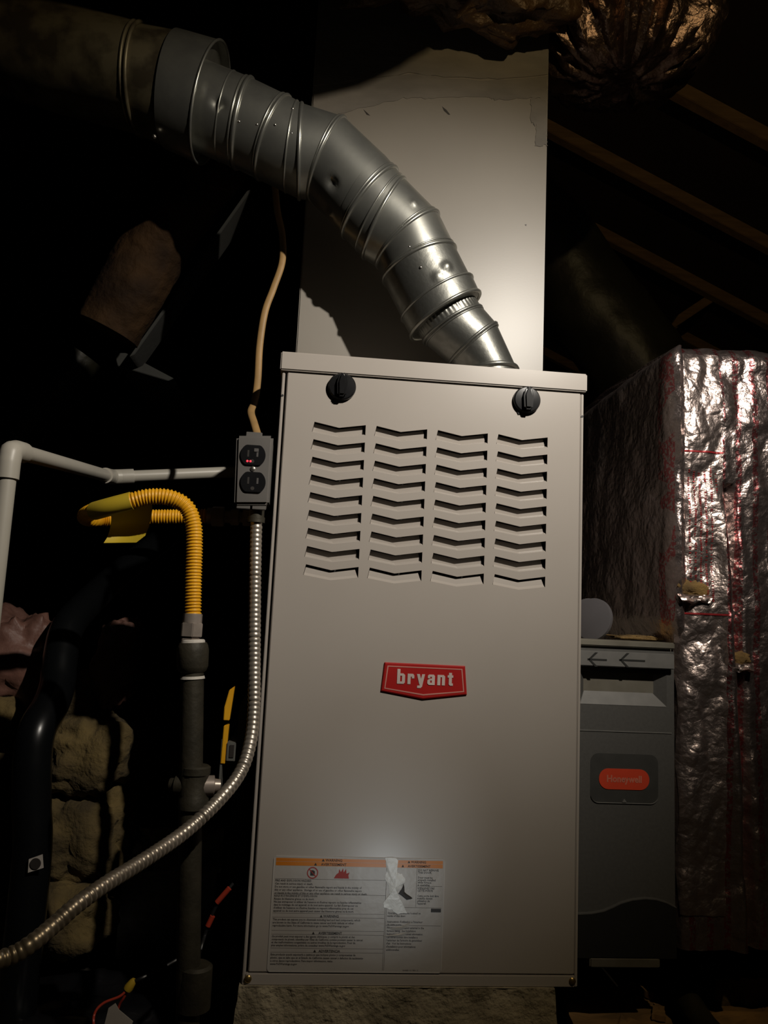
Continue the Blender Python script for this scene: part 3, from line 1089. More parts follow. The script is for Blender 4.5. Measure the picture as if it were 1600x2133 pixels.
def pipe_screw(px, py, c_px, r=RU, s=.0022, parent=vent):
    p = surf_px(px, py, c_px, r)
    n_ = (p - P(*c_px, VY))
    n_.normalize()
    b = MB()
    b.lathe(p - n_ * .003, n_, [(0, s), (.003, s), (.004, s * .6), (.0043, s * .1)], 10)
    b.build('screw', M['screw'], parent)


for px, py, c in ((647, 265, (660, 325)), (681, 277, (690, 335)), (612, 278, (600, 300)), (577, 312, (585, 298)), (610, 328, (600, 308)), (505, 300, (505, 260)),
                  (541, 308, (540, 275)), (843, 551, (870, 570)), (865, 593, (890, 600))):
    pipe_screw(px, py, c)

# ------------------------------------------------------------------ flue trunk (large pipe, upper left)
trunk = thing('flue_trunk', P(0, 60, -.12), 'large rust-stained flue pipe with bright end collar, reaching into the dark', 'flue pipe')


def gring(a, b, Y, axis, r, seg=56):
    A, B = P(*a, Y), P(*b, Y)
    c = (A + B) / 2
    u = (A - B) / 2
    v = Vector(axis).cross(u).normalized() * r
    return [c + u * math.cos(2 * math.pi * j / seg) + v * math.sin(2 * math.pi * j / seg) for j in range(seg)]


c_r, c_l = P(440, 216, .040), P(0, 70, .060)
ax = (c_l - c_r).normalized()
G = {'rim': ((474, 108), (402, 326), .046), 'col': ((388, 84), (332, 294), .048), 'seam': ((314, 74), (278, 265), .050), 'seam2': ((304, 72), (268, 259), .050), 'mid': ((150, 28), (108, 218), .055), 'far': ((-60, -30), (-130, 145), .062), 'out': ((-330, -110), (-400, 50), .07)}


def gr(k, r, s=1.0):
    a, b, Y = G[k]
    if s != 1.0:
        c = ((a[0] + b[0]) / 2, (a[1] + b[1]) / 2)
        a = (c[0] + (a[0] - c[0]) * s, c[1] + (a[1] - c[1]) * s)
        b = (c[0] + (b[0] - c[0]) * s, c[1] + (b[1] - c[1]) * s)
    return gring(a, b, Y, ax, r * s)


RT = .078
b = MB()
b.rings([gr('rim', RT), [p.lerp(q, .5) for p, q in zip(gr('rim', RT), gr('col', RT))], gr('col', RT)], True, False, False)
b.build('end_collar', M['galv'], trunk, angle=50)
b = MB()
b.rings([gr('rim', RT), gr('rim', RT, .97), [p + ax * .012 for p in gr('rim', RT, .955)], [p + ax * .014 for p in gr('rim', RT, .6)]], True, False, False)
b.build('collar_face', M['galv'], trunk, angle=30)
b = MB()
b.rings([gr('col', RT * .97, .975), gr('seam', RT * .97, .985)], True, False, False)
b.build('pipe_section', M['rusty'], trunk, angle=50)
b = MB()
b.rings([gr('seam', RT, 1.0), gr('seam2', RT, 1.0), gr('mid', RT), gr('far', RT), gr('out', RT)], True, False, True)
b.build('pipe_section', M['rusty'], trunk, angle=50)


def bead_ring(ring, w, name, m, parent):
    c = sum(ring, Vector()) / len(ring)
    k4 = len(ring) // 4
    nrm = ((ring[0] - c).cross(ring[k4] - c)).normalized()
    rings = []
    for p in ring:
        o = (p - c).normalized()
        rings.append([p + o * (w * math.cos(2 * math.pi * k / 8)) + nrm * (w * math.sin(2 * math.pi * k / 8)) for k in range(8)])
    rings.append(rings[0])
    bb = MB()
    bb.rings(rings, True, False, False)
    return bb.build(name, M[m], parent, angle=80)


bead_ring(gr('rim', RT), .0022, 'rim_bead', 'galv', trunk)
bead_ring(gr('seam', RT), .0032, 'seam_bead', 'rusty', trunk)
bead_ring(gr('seam2', RT), .0024, 'seam_bead', 'rusty', trunk)
for px, py in ((356, 117), (322, 286)):
    q = P(px, py, -.012 if py < 200 else .03)
    b = MB()
    b.lathe(q, (0, -1, .2), [(0, .003), (.003, .003), (.005, .001)], 10)
    b.build('screw', M['screw'], trunk)

# ------------------------------------------------------------------ brown-wrapped duct added overhead, out of view, to shade the plenum's upper left
path = spline([(-1.9, -0.50, 1.58), (-1.2, -0.46, 1.56), (-0.65, -0.40, 1.55), (-0.28, -0.33, 1.540), (-0.07, -0.31, 1.540), (0.035, -0.31, 1.580), (0.075, -0.31, 1.70), (0.08, -0.29, 1.9), (0.08, -0.26, 2.12)], 14)


def crumpled_tube(name, path, r, m, amp=0.06, fs=9, seg=64, ridg=0.05, parent=None, squash=1.0, step=None):
    b = MB()
    rs = r if isinstance(r, (list, tuple)) else [r] * len(path)
    t0 = (path[1] - path[0]).normalized()
    up = Vector((0, 0, 1)) if abs(t0.z) < .9 else Vector((0, 1, 0))
    u = t0.cross(up).normalized()
    rings = []
    for i, p in enumerate(path):
        tdir = (path[min(i + 1, len(path) - 1)] - path[max(i - 1, 0)]).normalized()
        u = (u - tdir * u.dot(tdir)).normalized()
        w = tdir.cross(u)
        ring = []
        for j in range(seg):
            an = 2 * math.pi * j / seg
            d = u * math.cos(an) + w * (math.sin(an) * squash)
            q = p + d * rs[i]
            k = 1 + amp * fbm(q, fs, 4) - ridg * max(0, .35 - crease(q, fs * 1.6))
            ring.append(p + d * rs[i] * k)
        rings.append(ring)
    b.rings(rings)
    return b.build(name, m, parent, angle=60)


od = crumpled_tube('shade_duct', path, 0.175, M['brown_wrap'], .06, 8)
tag(od, 'wide brown-wrapped duct added overhead out of view to shade the upper plenum', 'duct')
# loose brown insulation collar round the plenum top, right half
lo = lump('insulation_wrap', M['brown_wrap'], (0.01, 0.085, 1.63), (0.235, 0.06, 0.14), .28, 14, 72, ridged=.25, seed=3)
tag(lo, 'loose brown insulation bulging out round the top of the plenum', 'insulation')

# foil flex take-off, upper right
fx_root = None


def foil_bundle():
    b = MB()
    top = Vector((0.37, 0.22, 1.80))
    seg, nv = 120, 46
    rings = []
    for i in range(nv + 1):
        tt = i / nv
        th = math.pi * (0.10 + 0.87 * tt)
        ring = []
        for j in range(seg):
            ph = 2 * math.pi * j / seg
            pleat = abs(noise.noise(Vector((math.cos(ph) * 5.0, math.sin(ph) * 5.0, tt * 1.3)))) * 0.30 + 0.16 * abs(math.sin(ph * 11 + 2.5 * noise.noise(Vector((math.cos(ph) * 2, math.sin(ph) * 2, 7)))))
            fall = math.sin(th) ** .6
            rr = 0.165 * fall * (0.84 + pleat * (0.45 + 0.55 * math.sin(th)))
            z = 1.665 + 0.155 * math.cos(th) + 0.012 * noise.noise(Vector((ph * 3, tt * 6, 2)))
            p = Vector((0.375 + rr * 1.12 * math.cos(ph), 0.24 + rr * math.sin(ph), z))
            p += (p - Vector((0.375, 0.24, 1.66))) * (-.10 * max(0, .3 - crease(p, 22)))
            ring.append(p)
        rings.append(ring)
    b.rings(rings)
    return b.build('foil_flex_duct', M['foil_flex'], None, angle=40)


tag(foil_bundle(), 'gathered crumpled foil flexible duct bunched beside the plenum top', 'flexible duct')

# ------------------------------------------------------------------ outlet box on the furnace side
BY = -0.028
ox0, ox1 = P(492, 980, BY).x, P(567, 980, BY).x
q0, q1, q2, q3 = P(493, 908, BY), P(570, 908, BY), P(561, 1052, BY), P(488, 1052, BY)
obx = thing('outlet_box', (q3 + q2) / 2 + Vector((0, .02, 0)), 'grey steel outlet box with black duplex socket fixed to the furnace side', 'outlet')
poly = [(q3.x, q3.z), (q2.x, q2.z), (q1.x, q1.z), (q0.x, q0.z)]
cx = sum(p[0] for p in poly) / 4
cz = sum(p[1] for p in poly) / 4


def sc(k):
    return [(cx + (x - cx) * k, cz + (z - cz) * k) for x, z in poly]


mb = MB()
mb.prism_y(sc(1.0), BY - .004, BY + .0055)
plate = mb.build('cover_plate', M['cover'], obx, bevel=0.0036, bseg=4)
mb = MB()
mb.prism_y(sc(.93), BY, BY + .046)
mb.build('box_body', M['galv_dark'], obx, bevel=0.002)
for dz, dx in ((1.035, -.15), (-1.035, -.4), (-1.035, .35)):
    mb = MB()
    hh = (poly[3][1] - poly[0][1]) / 2
    ww = (poly[1][0] - poly[0][0]) / 2
    xc = cx + dx * ww
    zc = cz + dz * hh
    mb.box((xc - .010, BY + .001, zc - .004), (xc + .012, BY + .004, zc + .004))
    mb.build('mounting_ear', M['cover'], obx, bevel=.0006)
for ry, on in ((950, True), (1006, False)):
    c = P(527.5, ry, BY)
    mb = MB()
    pts = []
    for k in range(36):
        a = 2 * math.pi * k / 36
        pts.append((c.x + .0172 * math.cos(a), c.z + max(-.0142, min(.0142, .0172 * math.sin(a)))))
    mb.prism_y(pts, BY - .0068, BY - .003)
    rec = mb.build('socket', M['black_plastic'], obx, bevel=.0008)
    for sx, sh_, mm in ((-.0062, .0046, 'ink'), (.0062, .0040, 'slot')):
        mb = MB()
        mb.box((c.x + sx - .0012, BY - .0070, c.z + .002 - sh_), (c.x + sx + .0012, BY - .0066, c.z + .002 + sh_))
        mb.build('slot', M[mm], rec, smooth=False)
    mb = MB()
    mb.lathe((c.x, BY - .0066, c.z - .0085), (0, -1, 0), [(0, .0026), (.0004, .0026)], 12)
    mb.build('ground_hole', M['ink'], rec)
    if on:
        mb = MB()
        mb.box((c.x + .0012, BY - .0078, c.z + .0045), (c.x + .0075, BY - .0066, c.z + .0095))
        mb.build('test_button', M['slot'], rec, bevel=.0004)
        for dx in (-.0068, -.0026):
            mb = MB()
            mb.lathe((c.x + dx, BY - .0066, c.z - .0088), (0, -1, 0), [(0, .0018), (.0012, .0014), (.0016, .0003)], 10)
            mb.build('indicator_light', M['led'], rec)
c = P(527, 978, BY)
mb = MB()
mb.lathe((c.x, BY - .004, c.z), (0, -1, 0), [(0, .0036), (.0012, .0034), (.002, .001)], 14)
mb.build('screw', M['screw'], obx)
c = P(535, 1068, BY + .018)
mb = MB()
mb.lathe((c.x, c.y, c.z + .012), (0, 0, -1), [(0, .013), (.006, .013), (.0065, .0105), (.018, .0105), (.0185, .0118), (.026, .0118)], 20)
mb.build('conduit_connector', M['iron'], obx)

# ------------------------------------------------------------------ flexible armoured conduit
cpts = [P(535, 1075, -.010), P(533, 1130, -.012), P(531, 1250, -.018), P(530, 1380, -.028), P(529, 1480, -.04), P(521, 1550, -.055), P(500, 1610, -.075), P(455, 1668, -.105), P(385, 1733, -.14), P(300, 1792, -.19),
        P(220, 1842, -.235), P(160, 1885, -.265), P(120, 1920, -.28), P(70, 1962, -.30), P(20, 1992, -.31), P(-60, 2010, -.33), P(-250, 2020, -.36)]
cpath = resample(spline(cpts, 24), .0013)
rs = []
for i in range(len(cpath)):
    ph = (i * .0013 / .0064) % 1.0
    rs.append(0.0070 + 0.0014 * (1 - (2 * ph - 1) ** 2) ** .5 if True else .008)
mb = MB()
mb.tube(cpath, rs, 14)
tag(mb.build('flexible_conduit', M['conduit'], angle=80), 'ribbed metal armoured cable curving from the outlet box down to the floor', 'conduit')

# ------------------------------------------------------------------ cream cable above the box
kpts = [P(566, 330, .15), P(573, 392, .15), P(578, 440, .15), P(588, 490, .15), P(588, 545, .14), P(570, 600, .13), P(552, 650, .12), P(541, 720, .11), P(537, 790, .095), P(531, 835, .075), P(523, 857, .05), P(529, 880, .02), P(537, 908, -.008), P(540, 930, -.010)]
kp = spline(kpts, 12)
mb = MB()
mb.tube(kp, .0056, 14, flat=.6)
tag(mb.build('power_cable', M['romex'], angle=60), 'flat cream sheathed cable hanging behind the vent pipe to the outlet box', 'cable')

# ------------------------------------------------------------------ gas connector (yellow corrugated tube)
GY = -0.045
gas = thing('gas_connector', P(403, 1340, GY), 'yellow corrugated flexible gas connector looping above the iron pipe', 'gas line')
gp = [P(402, 1285, GY), P(403, 1210, GY), P(405, 1140, GY), P(403, 1092, GY), P(388, 1056, GY), P(355, 1037, GY - .003), P(310, 1035, GY - .004), P(265, 1046, GY - .004), P(220, 1058, GY + .004), P(190, 1067, GY + .025), P(178, 1075, GY + .06), P(184, 1080, .045),
      P(208, 1081, .075), P(250, 1080, .085), P(310, 1077, .085), P(370, 1076, .085), P(436, 1075, .085)]
gpath = resample(spline(gp, 30), .0009)
rs = [0.0103 + 0.0010 * math.cos(2 * math.pi * i * .0009 / .0042) for i in range(len(gpath))]
mb = MB()
mb.tube(gpath, rs, 20)
mb.build('corrugated_tube', M['yellow'], gas, angle=80)


def hexnut(name, o, axis, prof, parent, m='nut', seg=6, start=.3):
    b = MB()
    b.lathe(o, axis, prof, seg, start)
    return b.build(name, M[m], parent, bevel=.0008, angle=25)


o = P(402, 1278, GY)
hexnut('ferrule', o, (0, 0, -1), [(0, .0125), (.013, .0125)], gas, seg=24)
hexnut('flare_nut', o + Vector((0, 0, -.012)), (0, 0, -1), [(0, .0150), (.018, .0150)], gas)
hexnut('adapter', o + Vector((0, 0, -.028)), (0, 0, -1), [(0, .0105), (.004, .0105), (.004, .0138), (.016, .0138)], gas)
o = P(432, 1075, .085)
axg = (P(520, 1078, .085) - o).normalized()
hexnut('ferrule', o, axg, [(0, .0125), (.007, .0125)], gas, seg=24)
hexnut('flare_nut', o + axg * .007, axg, [(0, .0160), (.018, .0160)], gas)
hexnut('adapter', o + axg * .025, axg, [(0, .010), (.010, .010), (.010, .0135), (.022, .0135), (.022, .0085), (.028, .0085), (.028, .014), (.040, .014)], gas)
hexnut('nipple', o + axg * .064, axg, [(0, .0105), (.045, .0105)], gas, m='iron', seg=20)
# yellow plastic tag: a smooth wrap round the tube with a flap hanging below
mb = MB()
seg0 = [i for i, p in enumerate(gpath) if P(278, 1044, GY).x >= p.x >= P(186, 1068, GY).x and p.y < -.02]
wrap = [gpath[i] for i in seg0[::6]]
mb.tube(wrap, .0122, 20)
mb.build('tag_wrap', M['yellow_tag'], gas, angle=60)
outline = [[(248, 1052), (316, 1048), (313, 1062)], ]
rows = [((229, 1066), (317, 1046), GY + .012), ((232, 1078), (317, 1060), GY + .02), ((231, 1092), (314, 1080), GY + .030), ((228, 1106), (310, 1098), GY + .034), ((223, 1120), (302, 1116), GY + .030), ((216, 1131), (284, 1130), GY + .022)]
vs, fs = [], []
nn = 8
for a, b, Y in rows:
    for k in range(nn + 1):
        tt = k / nn
        vs.append(P(a[0] + (b[0] - a[0]) * tt, a[1] + (b[1] - a[1]) * tt, Y + .008 * math.sin(tt * 3.0)))
for i in range(len(rows) - 1):
    for k in range(nn):
        fs.append((i * (nn + 1) + k, i * (nn + 1) + k + 1, (i + 1) * (nn + 1) + k + 1, (i + 1) * (nn + 1) + k))
mb = MB()
nv = len(vs)
vs2 = vs + [v + Vector((0, .0012, 0)) for v in vs]
mb.add(vs2, fs + [tuple(nv + i for i in reversed(f)) for f in fs])
mb.build('tag_flap', M['yellow_tag'], gas, angle=60)

# ------------------------------------------------------------------ black iron gas pipe
iron = thing('gas_pipe', (P(405, 2050, GY).x, GY, FZ), 'dark iron gas pipe standing below the yellow gas connector', 'pipe')
ptop, pbot = P(402, 1345, GY), Vector((P(405, 2133, GY).x, GY, FZ))
cpl = P(402, 1400, GY)


def along(t):
    return ptop.lerp(pbot, t)


mb = MB()
mb.tube([along(0.02), along(.5), along(1)], .0145, 24)
mb.build('pipe', M['iron'], iron)
mb = MB()
d_ = (pbot - ptop).normalized()
mb.lathe(ptop + d_ * -.004, d_, [(0, .0175), (.004, .0195), (.010, .0205), (.030, .0200), (.036, .0175), (.038, .0150)], 24)
mb.build('coupling', M['iron'], iron)
for off, hgt in ((-.008, .006), (.038, .004)):
    mb = MB()
    mb.lathe(ptop + d_ * off, d_, [(0, .0135), (.001, .0152), (hgt, .0160), (hgt + .001, .014)], 24)
    mb.build('pipe_dope', M['dope'], iron)
tee = P(405, 1645, GY)
mb = MB()
mb.lathe(tee + Vector((0, 0, .030)), (0, 0, -1), [(0, .016), (.002, .0185), (.010, .0185), (.012, .0168), (.036, .0168), (.040, .0190), (.052, .0190), (.054, .0150)], 24)
mb.build('tee_body', M['iron'], iron)
for sx in (-1, 1):
    mb = MB()
    mb.lathe(tee + Vector((0, 0, .005)), (sx, .15, 0), [(.010, .0125), (.024, .0125), (.025, .0085), (.032, .0075)], 14)
    mb.build('plug', M['nut' if sx > 0 else 'iron'], iron)
mb = MB()
sp = P(408, 2030, GY)
mb.lathe(sp + Vector((0, 0, .012)), (0, 0, -1), [(0, .016), (.003, .0200), (.05, .0205), (.052, .016)], 20)
mb.build('pipe_cap', M['iron'], iron)

# ------------------------------------------------------------------ white PVC drain line
pvc = thing('drain_line', (P(15, 1300, -.08).x, -.08, FZ), 'white plastic drain pipe with elbows running behind the yellow gas tube', 'pipe')
e1, e2, e3 = P(22, 936, -.08), P(233, 994, .34), P(560, 980, .43)
low = Vector((P(-18, 1300, -.08).x, -.08, FZ))
RP = .0108
mb = MB()
mb.tube([e1 + (low - e1) * .03, low], RP, 24)
mb.build('pipe', M['pvc'], pvc)
mb = MB()
mb.tube([e1, e2], RP, 24)
mb.build('pipe', M['pvc'], pvc)
mb = MB()
mb.tube([e2, e3], RP, 24)
mb.build('pipe', M['pvc'], pvc)
for c_, a_, b_2 in ((e1, low, e2), (e2, e1, e3)):
    da = (a_ - c_).normalized()
    db = (b_2 - c_).normalized()
    mb = MB()
    pth = [c_ + da * .038, c_ + da * .018] + [(c_ + da * .016).lerp(c_ + db * .016, k / 6) + ((c_ - (c_ + da * .016).lerp(c_ + db * .016, k / 6)) * (.62 * (1 - (2 * k / 6 - 1) ** 2))) for k in range(7)] + [c_ + db * .018, c_ + db * .038]
    mb.tube(pth, .0138, 24)
    mb.build('elbow', M['pvc'], pvc)

# ------------------------------------------------------------------ air cleaner cabinet
AY = 0.12
AX0, AX1, AZ0, AZ1 = 0.2485, 0.4185, -0.018, 0.4555
ac = thing('air_cleaner', (.335, .4, AZ0), 'dark grey air cleaner cabinet with arrows and orange-red badge between furnace and foil duct', 'air cleaner')


def aq(px, py, Y=AY):
    q = P(px, py, Y)
    return (q.x, q.z)


def ax5(x, y):
    return aq(1150 + x / 3.556, 1200 + y / 3.556)


mb = MB()
mb.box((.2265, AY + .012, AZ0), (AX1, .72, AZ1))
mb.build('cabinet', M['ac_metal'], ac, bevel=.002)
mb = MB()
mb.box((.2265, AY - .004, AZ1 - .006), (AX1 - .002, AY + .06, AZ1 + .004))
mb.build('top_rim', M['ac_metal'], ac, bevel=.0015)
zb_bar = ax5(500, 672)[1]
zt_bar = ax5(500, 560)[1]
ztop_d = AZ1 - .010
z_sc0 = ax5(500, 955)[1]
z_sc1 = ax5(500, 715)[1]
z_wave = aq(1300, 1880)[1]
# door sheet with a scooped finger pull
mb = MB()
xl, xr = AX0, AX1 - .002
sx0, sx1 = ax5(205, 900)[0], ax5(850, 900)[0]
ix0, ix1 = ax5(290, 790)[0], ax5(712, 790)[0]
iz0 = ax5(500, 795)[1]
iz1 = ax5(500, 700)[1]
dpth = .022
yo = AY
yi = AY + dpth
Vs = [(xl, yo, z_wave - .02), (xr, yo, z_wave - .02), (xr, yo, z_sc0), (xl, yo, z_sc0), (sx0, yo, z_sc0), (sx1, yo, z_sc0), (sx0, yo, z_sc1), (sx1, yo, z_sc1), (xl, yo, z_sc1), (xr, yo, z_sc1),
      (xl, yo, ztop_d), (xr, yo, ztop_d), (sx0, yo, ztop_d), (sx1, yo, ztop_d), (ix0, yi, iz0), (ix1, yi, iz0), (ix0, yi, iz1), (ix1, yi, iz1)]
Fs = [(0, 1, 2, 5, 4, 3), (3, 4, 6, 8), (5, 2, 9, 7), (8, 6, 12, 10), (7, 9, 11, 13), (6, 7, 13, 12), (4, 5, 15, 14), (14, 15, 17, 16), (4, 14, 16, 6), (15, 5, 7, 17), (6, 16, 17, 7)]
mb.add(Vs, Fs)
n0 = len(mb.v)
mb.add([(xr, yo, z_wave - .02), (xr, yo, ztop_d), (xr, AY + .014, ztop_d), (xr, AY + .014, z_wave - .02)], [(0, 1, 2, 3)])
mb.add([(xl, yo, ztop_d), (xr, yo, ztop_d), (xr, AY + .014, ztop_d), (xl, AY + .014, ztop_d)], [(0, 1, 2, 3)])
acd = mb.build('door', M['ac_door'], ac, angle=15)
slope = MB()
slope.add([(sx0 + .001, yo - .0006, z_sc0), (sx1 - .001, yo - .0006, z_sc0), (ix1, yi - .0008, iz0), (ix0, yi - .0008, iz0)], [(0, 1, 2, 3)])
slope.build('lit_finger_scoop', M['ac_bar'], acd, smooth=False)  # lighter sheet over the scoop slope, the light falling there painted in
mb = MB()
mb.box((xl, AY - .012, zb_bar), (ax5(882, 600)[0], AY + .001, zt_bar))
bar = mb.build('pull_bar', M['ac_bar'], acd, bevel=.0012)


def arrow(x0, x1, y, hw):
    b = MB()
    a0, a1 = ax5(x0, y), ax5(x1, y)
    zc = a0[1]
    tk = .0013
    k = (a1[0] - a0[0])
    yf = AY - .0126
    b.prism_y([(a0[0], zc - tk), (a1[0], zc - tk), (a1[0], zc + tk), (a0[0], zc + tk)], yf, AY - .011)
    b.build('arrow_shaft', M['ac_black'], bar, smooth=False)
    for s in (-1, 1):
        b = MB()
        b.prism_y([(a0[0], zc - s * .001), (a0[0] + .0035, zc - s * .001), (a0[0] + .0165, zc + s * .011), (a0[0] + .012, zc + s * .011)], yf - .0001, AY - .011)
        b.build('arrow_head', M['ac_black'], bar, smooth=False)


arrow(243, 385, 612, 30)
arrow(475, 665, 617, 35)
z_s = ax5(500, 1148)[1]
mb = MB()
mb.box((xl, AY - .0012, z_s - .0012), (ax5(885, 1150)[0], AY + .001, z_s + .0004))
mb.build('seam_ridge', M['ac_bar'], acd, smooth=False)
# recessed plaque with pill badge
a0, a1 = ax5(282, 1675), ax5(785, 1325)
mb = MB()
mb.prism_y(rrect(a0[0], a1[0], a0[1], a1[1], .013, 6), AY - .0006, AY + .001)
pq_ = mb.build('plaque', M['ac_recess'], acd, angle=30)
mb = MB()
rr = rrect(a0[0], a1[0], a0[1], a1[1], .013, 6)
low_ = [p for p in rr if p[1] < a0[1] + .012]
low_.sort(key=lambda p: p[0])
vs = []
for x, z in low_:
    vs += [(x, AY - .0022, z), (x, AY - .0006, z - .0012), (x, AY - .0006, z + .0006)]
fs = []
for i in range(len(low_) - 1):
    for k in range(3):
        fs.append((i * 3 + k, i * 3 + (k + 1) % 3, (i + 1) * 3 + (k + 1) % 3, (i + 1) * 3 + k))
mb.add(vs, fs)
mb.build('plaque_lip', M['ac_bar'], acd, smooth=False)
t0 = ax5(533, 1663)
mb = MB()
mb.prism_y([(t0[0] - .0035, t0[1] - .002), (t0[0] + .0035, t0[1] - .002), (t0[0], t0[1] + .003)], AY - .0025, AY)
mb.build('plaque_notch', M['ac_bar'], acd, smooth=False)
b0, b1 = ax5(345, 1575), ax5(718, 1433)
mb = MB()
mb.prism_y(rrect(b0[0], b1[0], b0[1], b1[1], (b1[1] - b0[1]) / 2 - .0004, 8), AY - .0016, AY - .0003)
pill = mb.build('pill_badge', M['orange_red'], acd, angle=30)
pill['label'] = 'orange-red pill-shaped badge with pale lettering'
text_mesh('lettering', 'Honeywell', .0142, (b0[0] + b1[0]) / 2, (b0[1] + b1[1]) / 2 - .0042, AY - .0019, M['faded_red'], pill, 'CENTER', .92, .0005)
# wavy black foot
wv = [(1190, 1904), (1206, 1903), (1230, 1902), (1256, 1897), (1275, 1889), (1291, 1881), (1315, 1874), (1342, 1871), (1365, 1873), (1385, 1879), (1414, 1890)]
top_w = [aq(*p) for p in wv]
top_w = [(min(max(x, AX0), xr), z) for x, z in top_w]
zbot = aq(1300, 1994)[1]
mb = MB()
mb.prism_y([(AX0, zbot), (xr, zbot)] + list(reversed(top_w)), AY - .004, AY + .013)
mb.build('black_foot', M['ac_black'], ac, angle=30)
mb = MB()
vs, fs = [], []
for x, z in top_w:
    vs += [(x, AY - .0046, z - .0002), (x, AY - .0046, z + .0012), (x, AY + .001, z + .0024), (x, AY + .001, z - .0002)]
for i in range(len(top_w) - 1):
    for k in range(4):
        fs.append((i * 4 + k, i * 4 + (k + 1) % 4, (i + 1) * 4 + (k + 1) % 4, (i + 1) * 4 + k))
mb.add(vs, fs)
mb.build('wave_lip', M['ac_door'], ac, angle=60)
k0, k1 = aq(1226, 2013), aq(1372, 1993)
mb = MB()
mb.box((k0[0], AY - .006, k0[1]), (k1[0], AY + .012, k1[1]))
mb.build('base_bracket', M['ac_metal'], ac, bevel=.002)

# two pale round caps leaning on the cabinet top
DY = .20
for i, (dx, lab_) in enumerate(((0.0, 'pale round plastic cap leaning in front on the grey cabinet top'), (0.006, 'pale round plastic cap standing behind another on the grey cabinet top'))):
    c = P(1236, 1290, DY) + Vector((-i * .004, i * .018, .0))
    rr_ = c.z - (AZ1 + .0005)
    b = MB()
    b.lathe((0, 0, 0), (-.80, -.58, .16), [(-.0035, rr_ * .97), (-.003, rr_), (.003, rr_), (.0036, rr_ * .95), (.0036, 0)], 48)
    o = b.build('round_cap', M['pale_plastic'], angle=40)
    o.location = c
    tag(o, lab_, 'cap')

# debris of fibre on the cabinet top
o = lump('insulation_scrap', M['fibre'], (P(1345, 1333, .2).x, .20, AZ1 + .008), (.05, .03, .004), .7, 60, 40, flatz=AZ1 + .0002, seed=9)
tag(o, 'thin scrap of tan fibre lying along the grey cabinet top', 'insulation')

# ------------------------------------------------------------------ foil-wrapped return duct
RD = thing('return_duct', (.65, .45, .0), 'tall return duct wrapped in crumpled silver foil with red print', 'duct')
FX0, FX1, FY0, FY1, FZ0, FZ1 = 0.421, 0.90, 0.118, 0.80, 0.000, 0.962


def foil_disp(p):
    w = Vector((p.x * 1.0, p.y, p.z * .62))
    big = noise.noise(w * 9.0) * .010 + noise.noise(w * 22.0 + Vector((3, 1, 7))) * .006
    cr = max(0, .30 - crease(w, 16)) * -.014 + max(0, .30 - crease(w + Vector((5, 5, 5)), 38)) * -.005
    return big + cr


def wrap_profile(n_side, n_front):
    """outline from the back of the left side, round the corner, along the front to the right"""
    pts = []
    rc = .022
    for i in range(n_side):
        tt = i / n_side
        pts.append((Vector((FX0, FY1 + (FY0 + rc - FY1) * tt)), Vector((-1, 0))))
    for k in range(7):
        a = math.radians(90 * k / 6)
        pts.append((Vector((FX0 + rc - rc * math.cos(a), FY0 + rc - rc * math.sin(a))), Vector((-math.cos(a), -math.sin(a)))))
    for i in range(1, n_front + 1):
        tt = i / n_front
        pts.append((Vector((FX0 + rc + (FX1 - FX0 - rc) * tt, FY0)), Vector((0, -1))))
    return pts


prof = wrap_profile(70, 95)
nz = 170
mb = MB()
vs = []
for k in range(nz + 1):
    tt = k / nz
    z = FZ0 + (FZ1 - FZ0) * tt
    for q, n_ in prof:
        p = Vector((q.x, q.y, z))
        bulge = 0.012 * min(1, max(0, (z - .47) / .03))
        edge = max(0, (z - (FZ1 - .03)) / .03)
        d = foil_disp(p) * (1.0 if n_.x > -.6 else .45) + (bulge if n_.x < -.3 and z > .46 else 0) - .022 * edge * edge
        if z < .47 and n_.x < -.2:
            d = min(d, 0.0)
        # long vertical fold right of the tape seam
        xf = .505 + .035 * (1 - tt)
        if n_.y < -.8 and z < .72:
            d += -.020 * math.exp(-((p.x - xf) / .007) ** 2) + .012 * math.exp(-((p.x - xf + .018) / .012) ** 2) * min(1, (.72 - z) / .1)
        p = p + Vector((n_.x, n_.y, 0)) * d
        p.z += noise.noise(p * 18) * .004 * edge
        vs.append(p)
m_ = len(prof)
fs = [(i * m_ + j, i * m_ + j + 1, (i + 1) * m_ + j + 1, (i + 1) * m_ + j) for i in range(nz) for j in range(m_ - 1)]
mb.add(vs, fs)
# top: sheet running back from the front lip
topi = [nz * m_ + j for j in range(m_)]
front_top = [vs[i] for i in topi]
nb = 12
base = len(mb.v)
fr = [p for p, (q, n_) in zip(front_top, prof) if n_.y < -.2 or n_.x < -.2]
cx_, cy_ = (FX0 + FX1) / 2 + .15, FY1
tv = []
for i in range(nb + 1):
    tt = i / nb
    for p in front_top:
        tgt = Vector((max(p.x, FX0), FY1, FZ1))
        q = p.lerp(tgt, tt)
        q.z += (.012 * math.sin(math.pi * min(1, tt * 3) / 2) + noise.noise(q * 14) * .008 * min(1, tt * 4)) if i else 0
        tv.append(q)
mb.add(tv, [(i * m_ + j, i * m_ + j + 1, (i + 1) * m_ + j + 1, (i + 1) * m_ + j) for i in range(nb) for j in range(m_ - 1)])
body = mb.build('foil_wrap', M['foil'], RD, angle=60)
mb = MB()
mb.box((FX0 + .03, FY0 + .03, FZ0 + .002), (FX1, FY1, FZ1 - .04))
mb.build('duct_core', M['galv_dark'], RD, smooth=False)


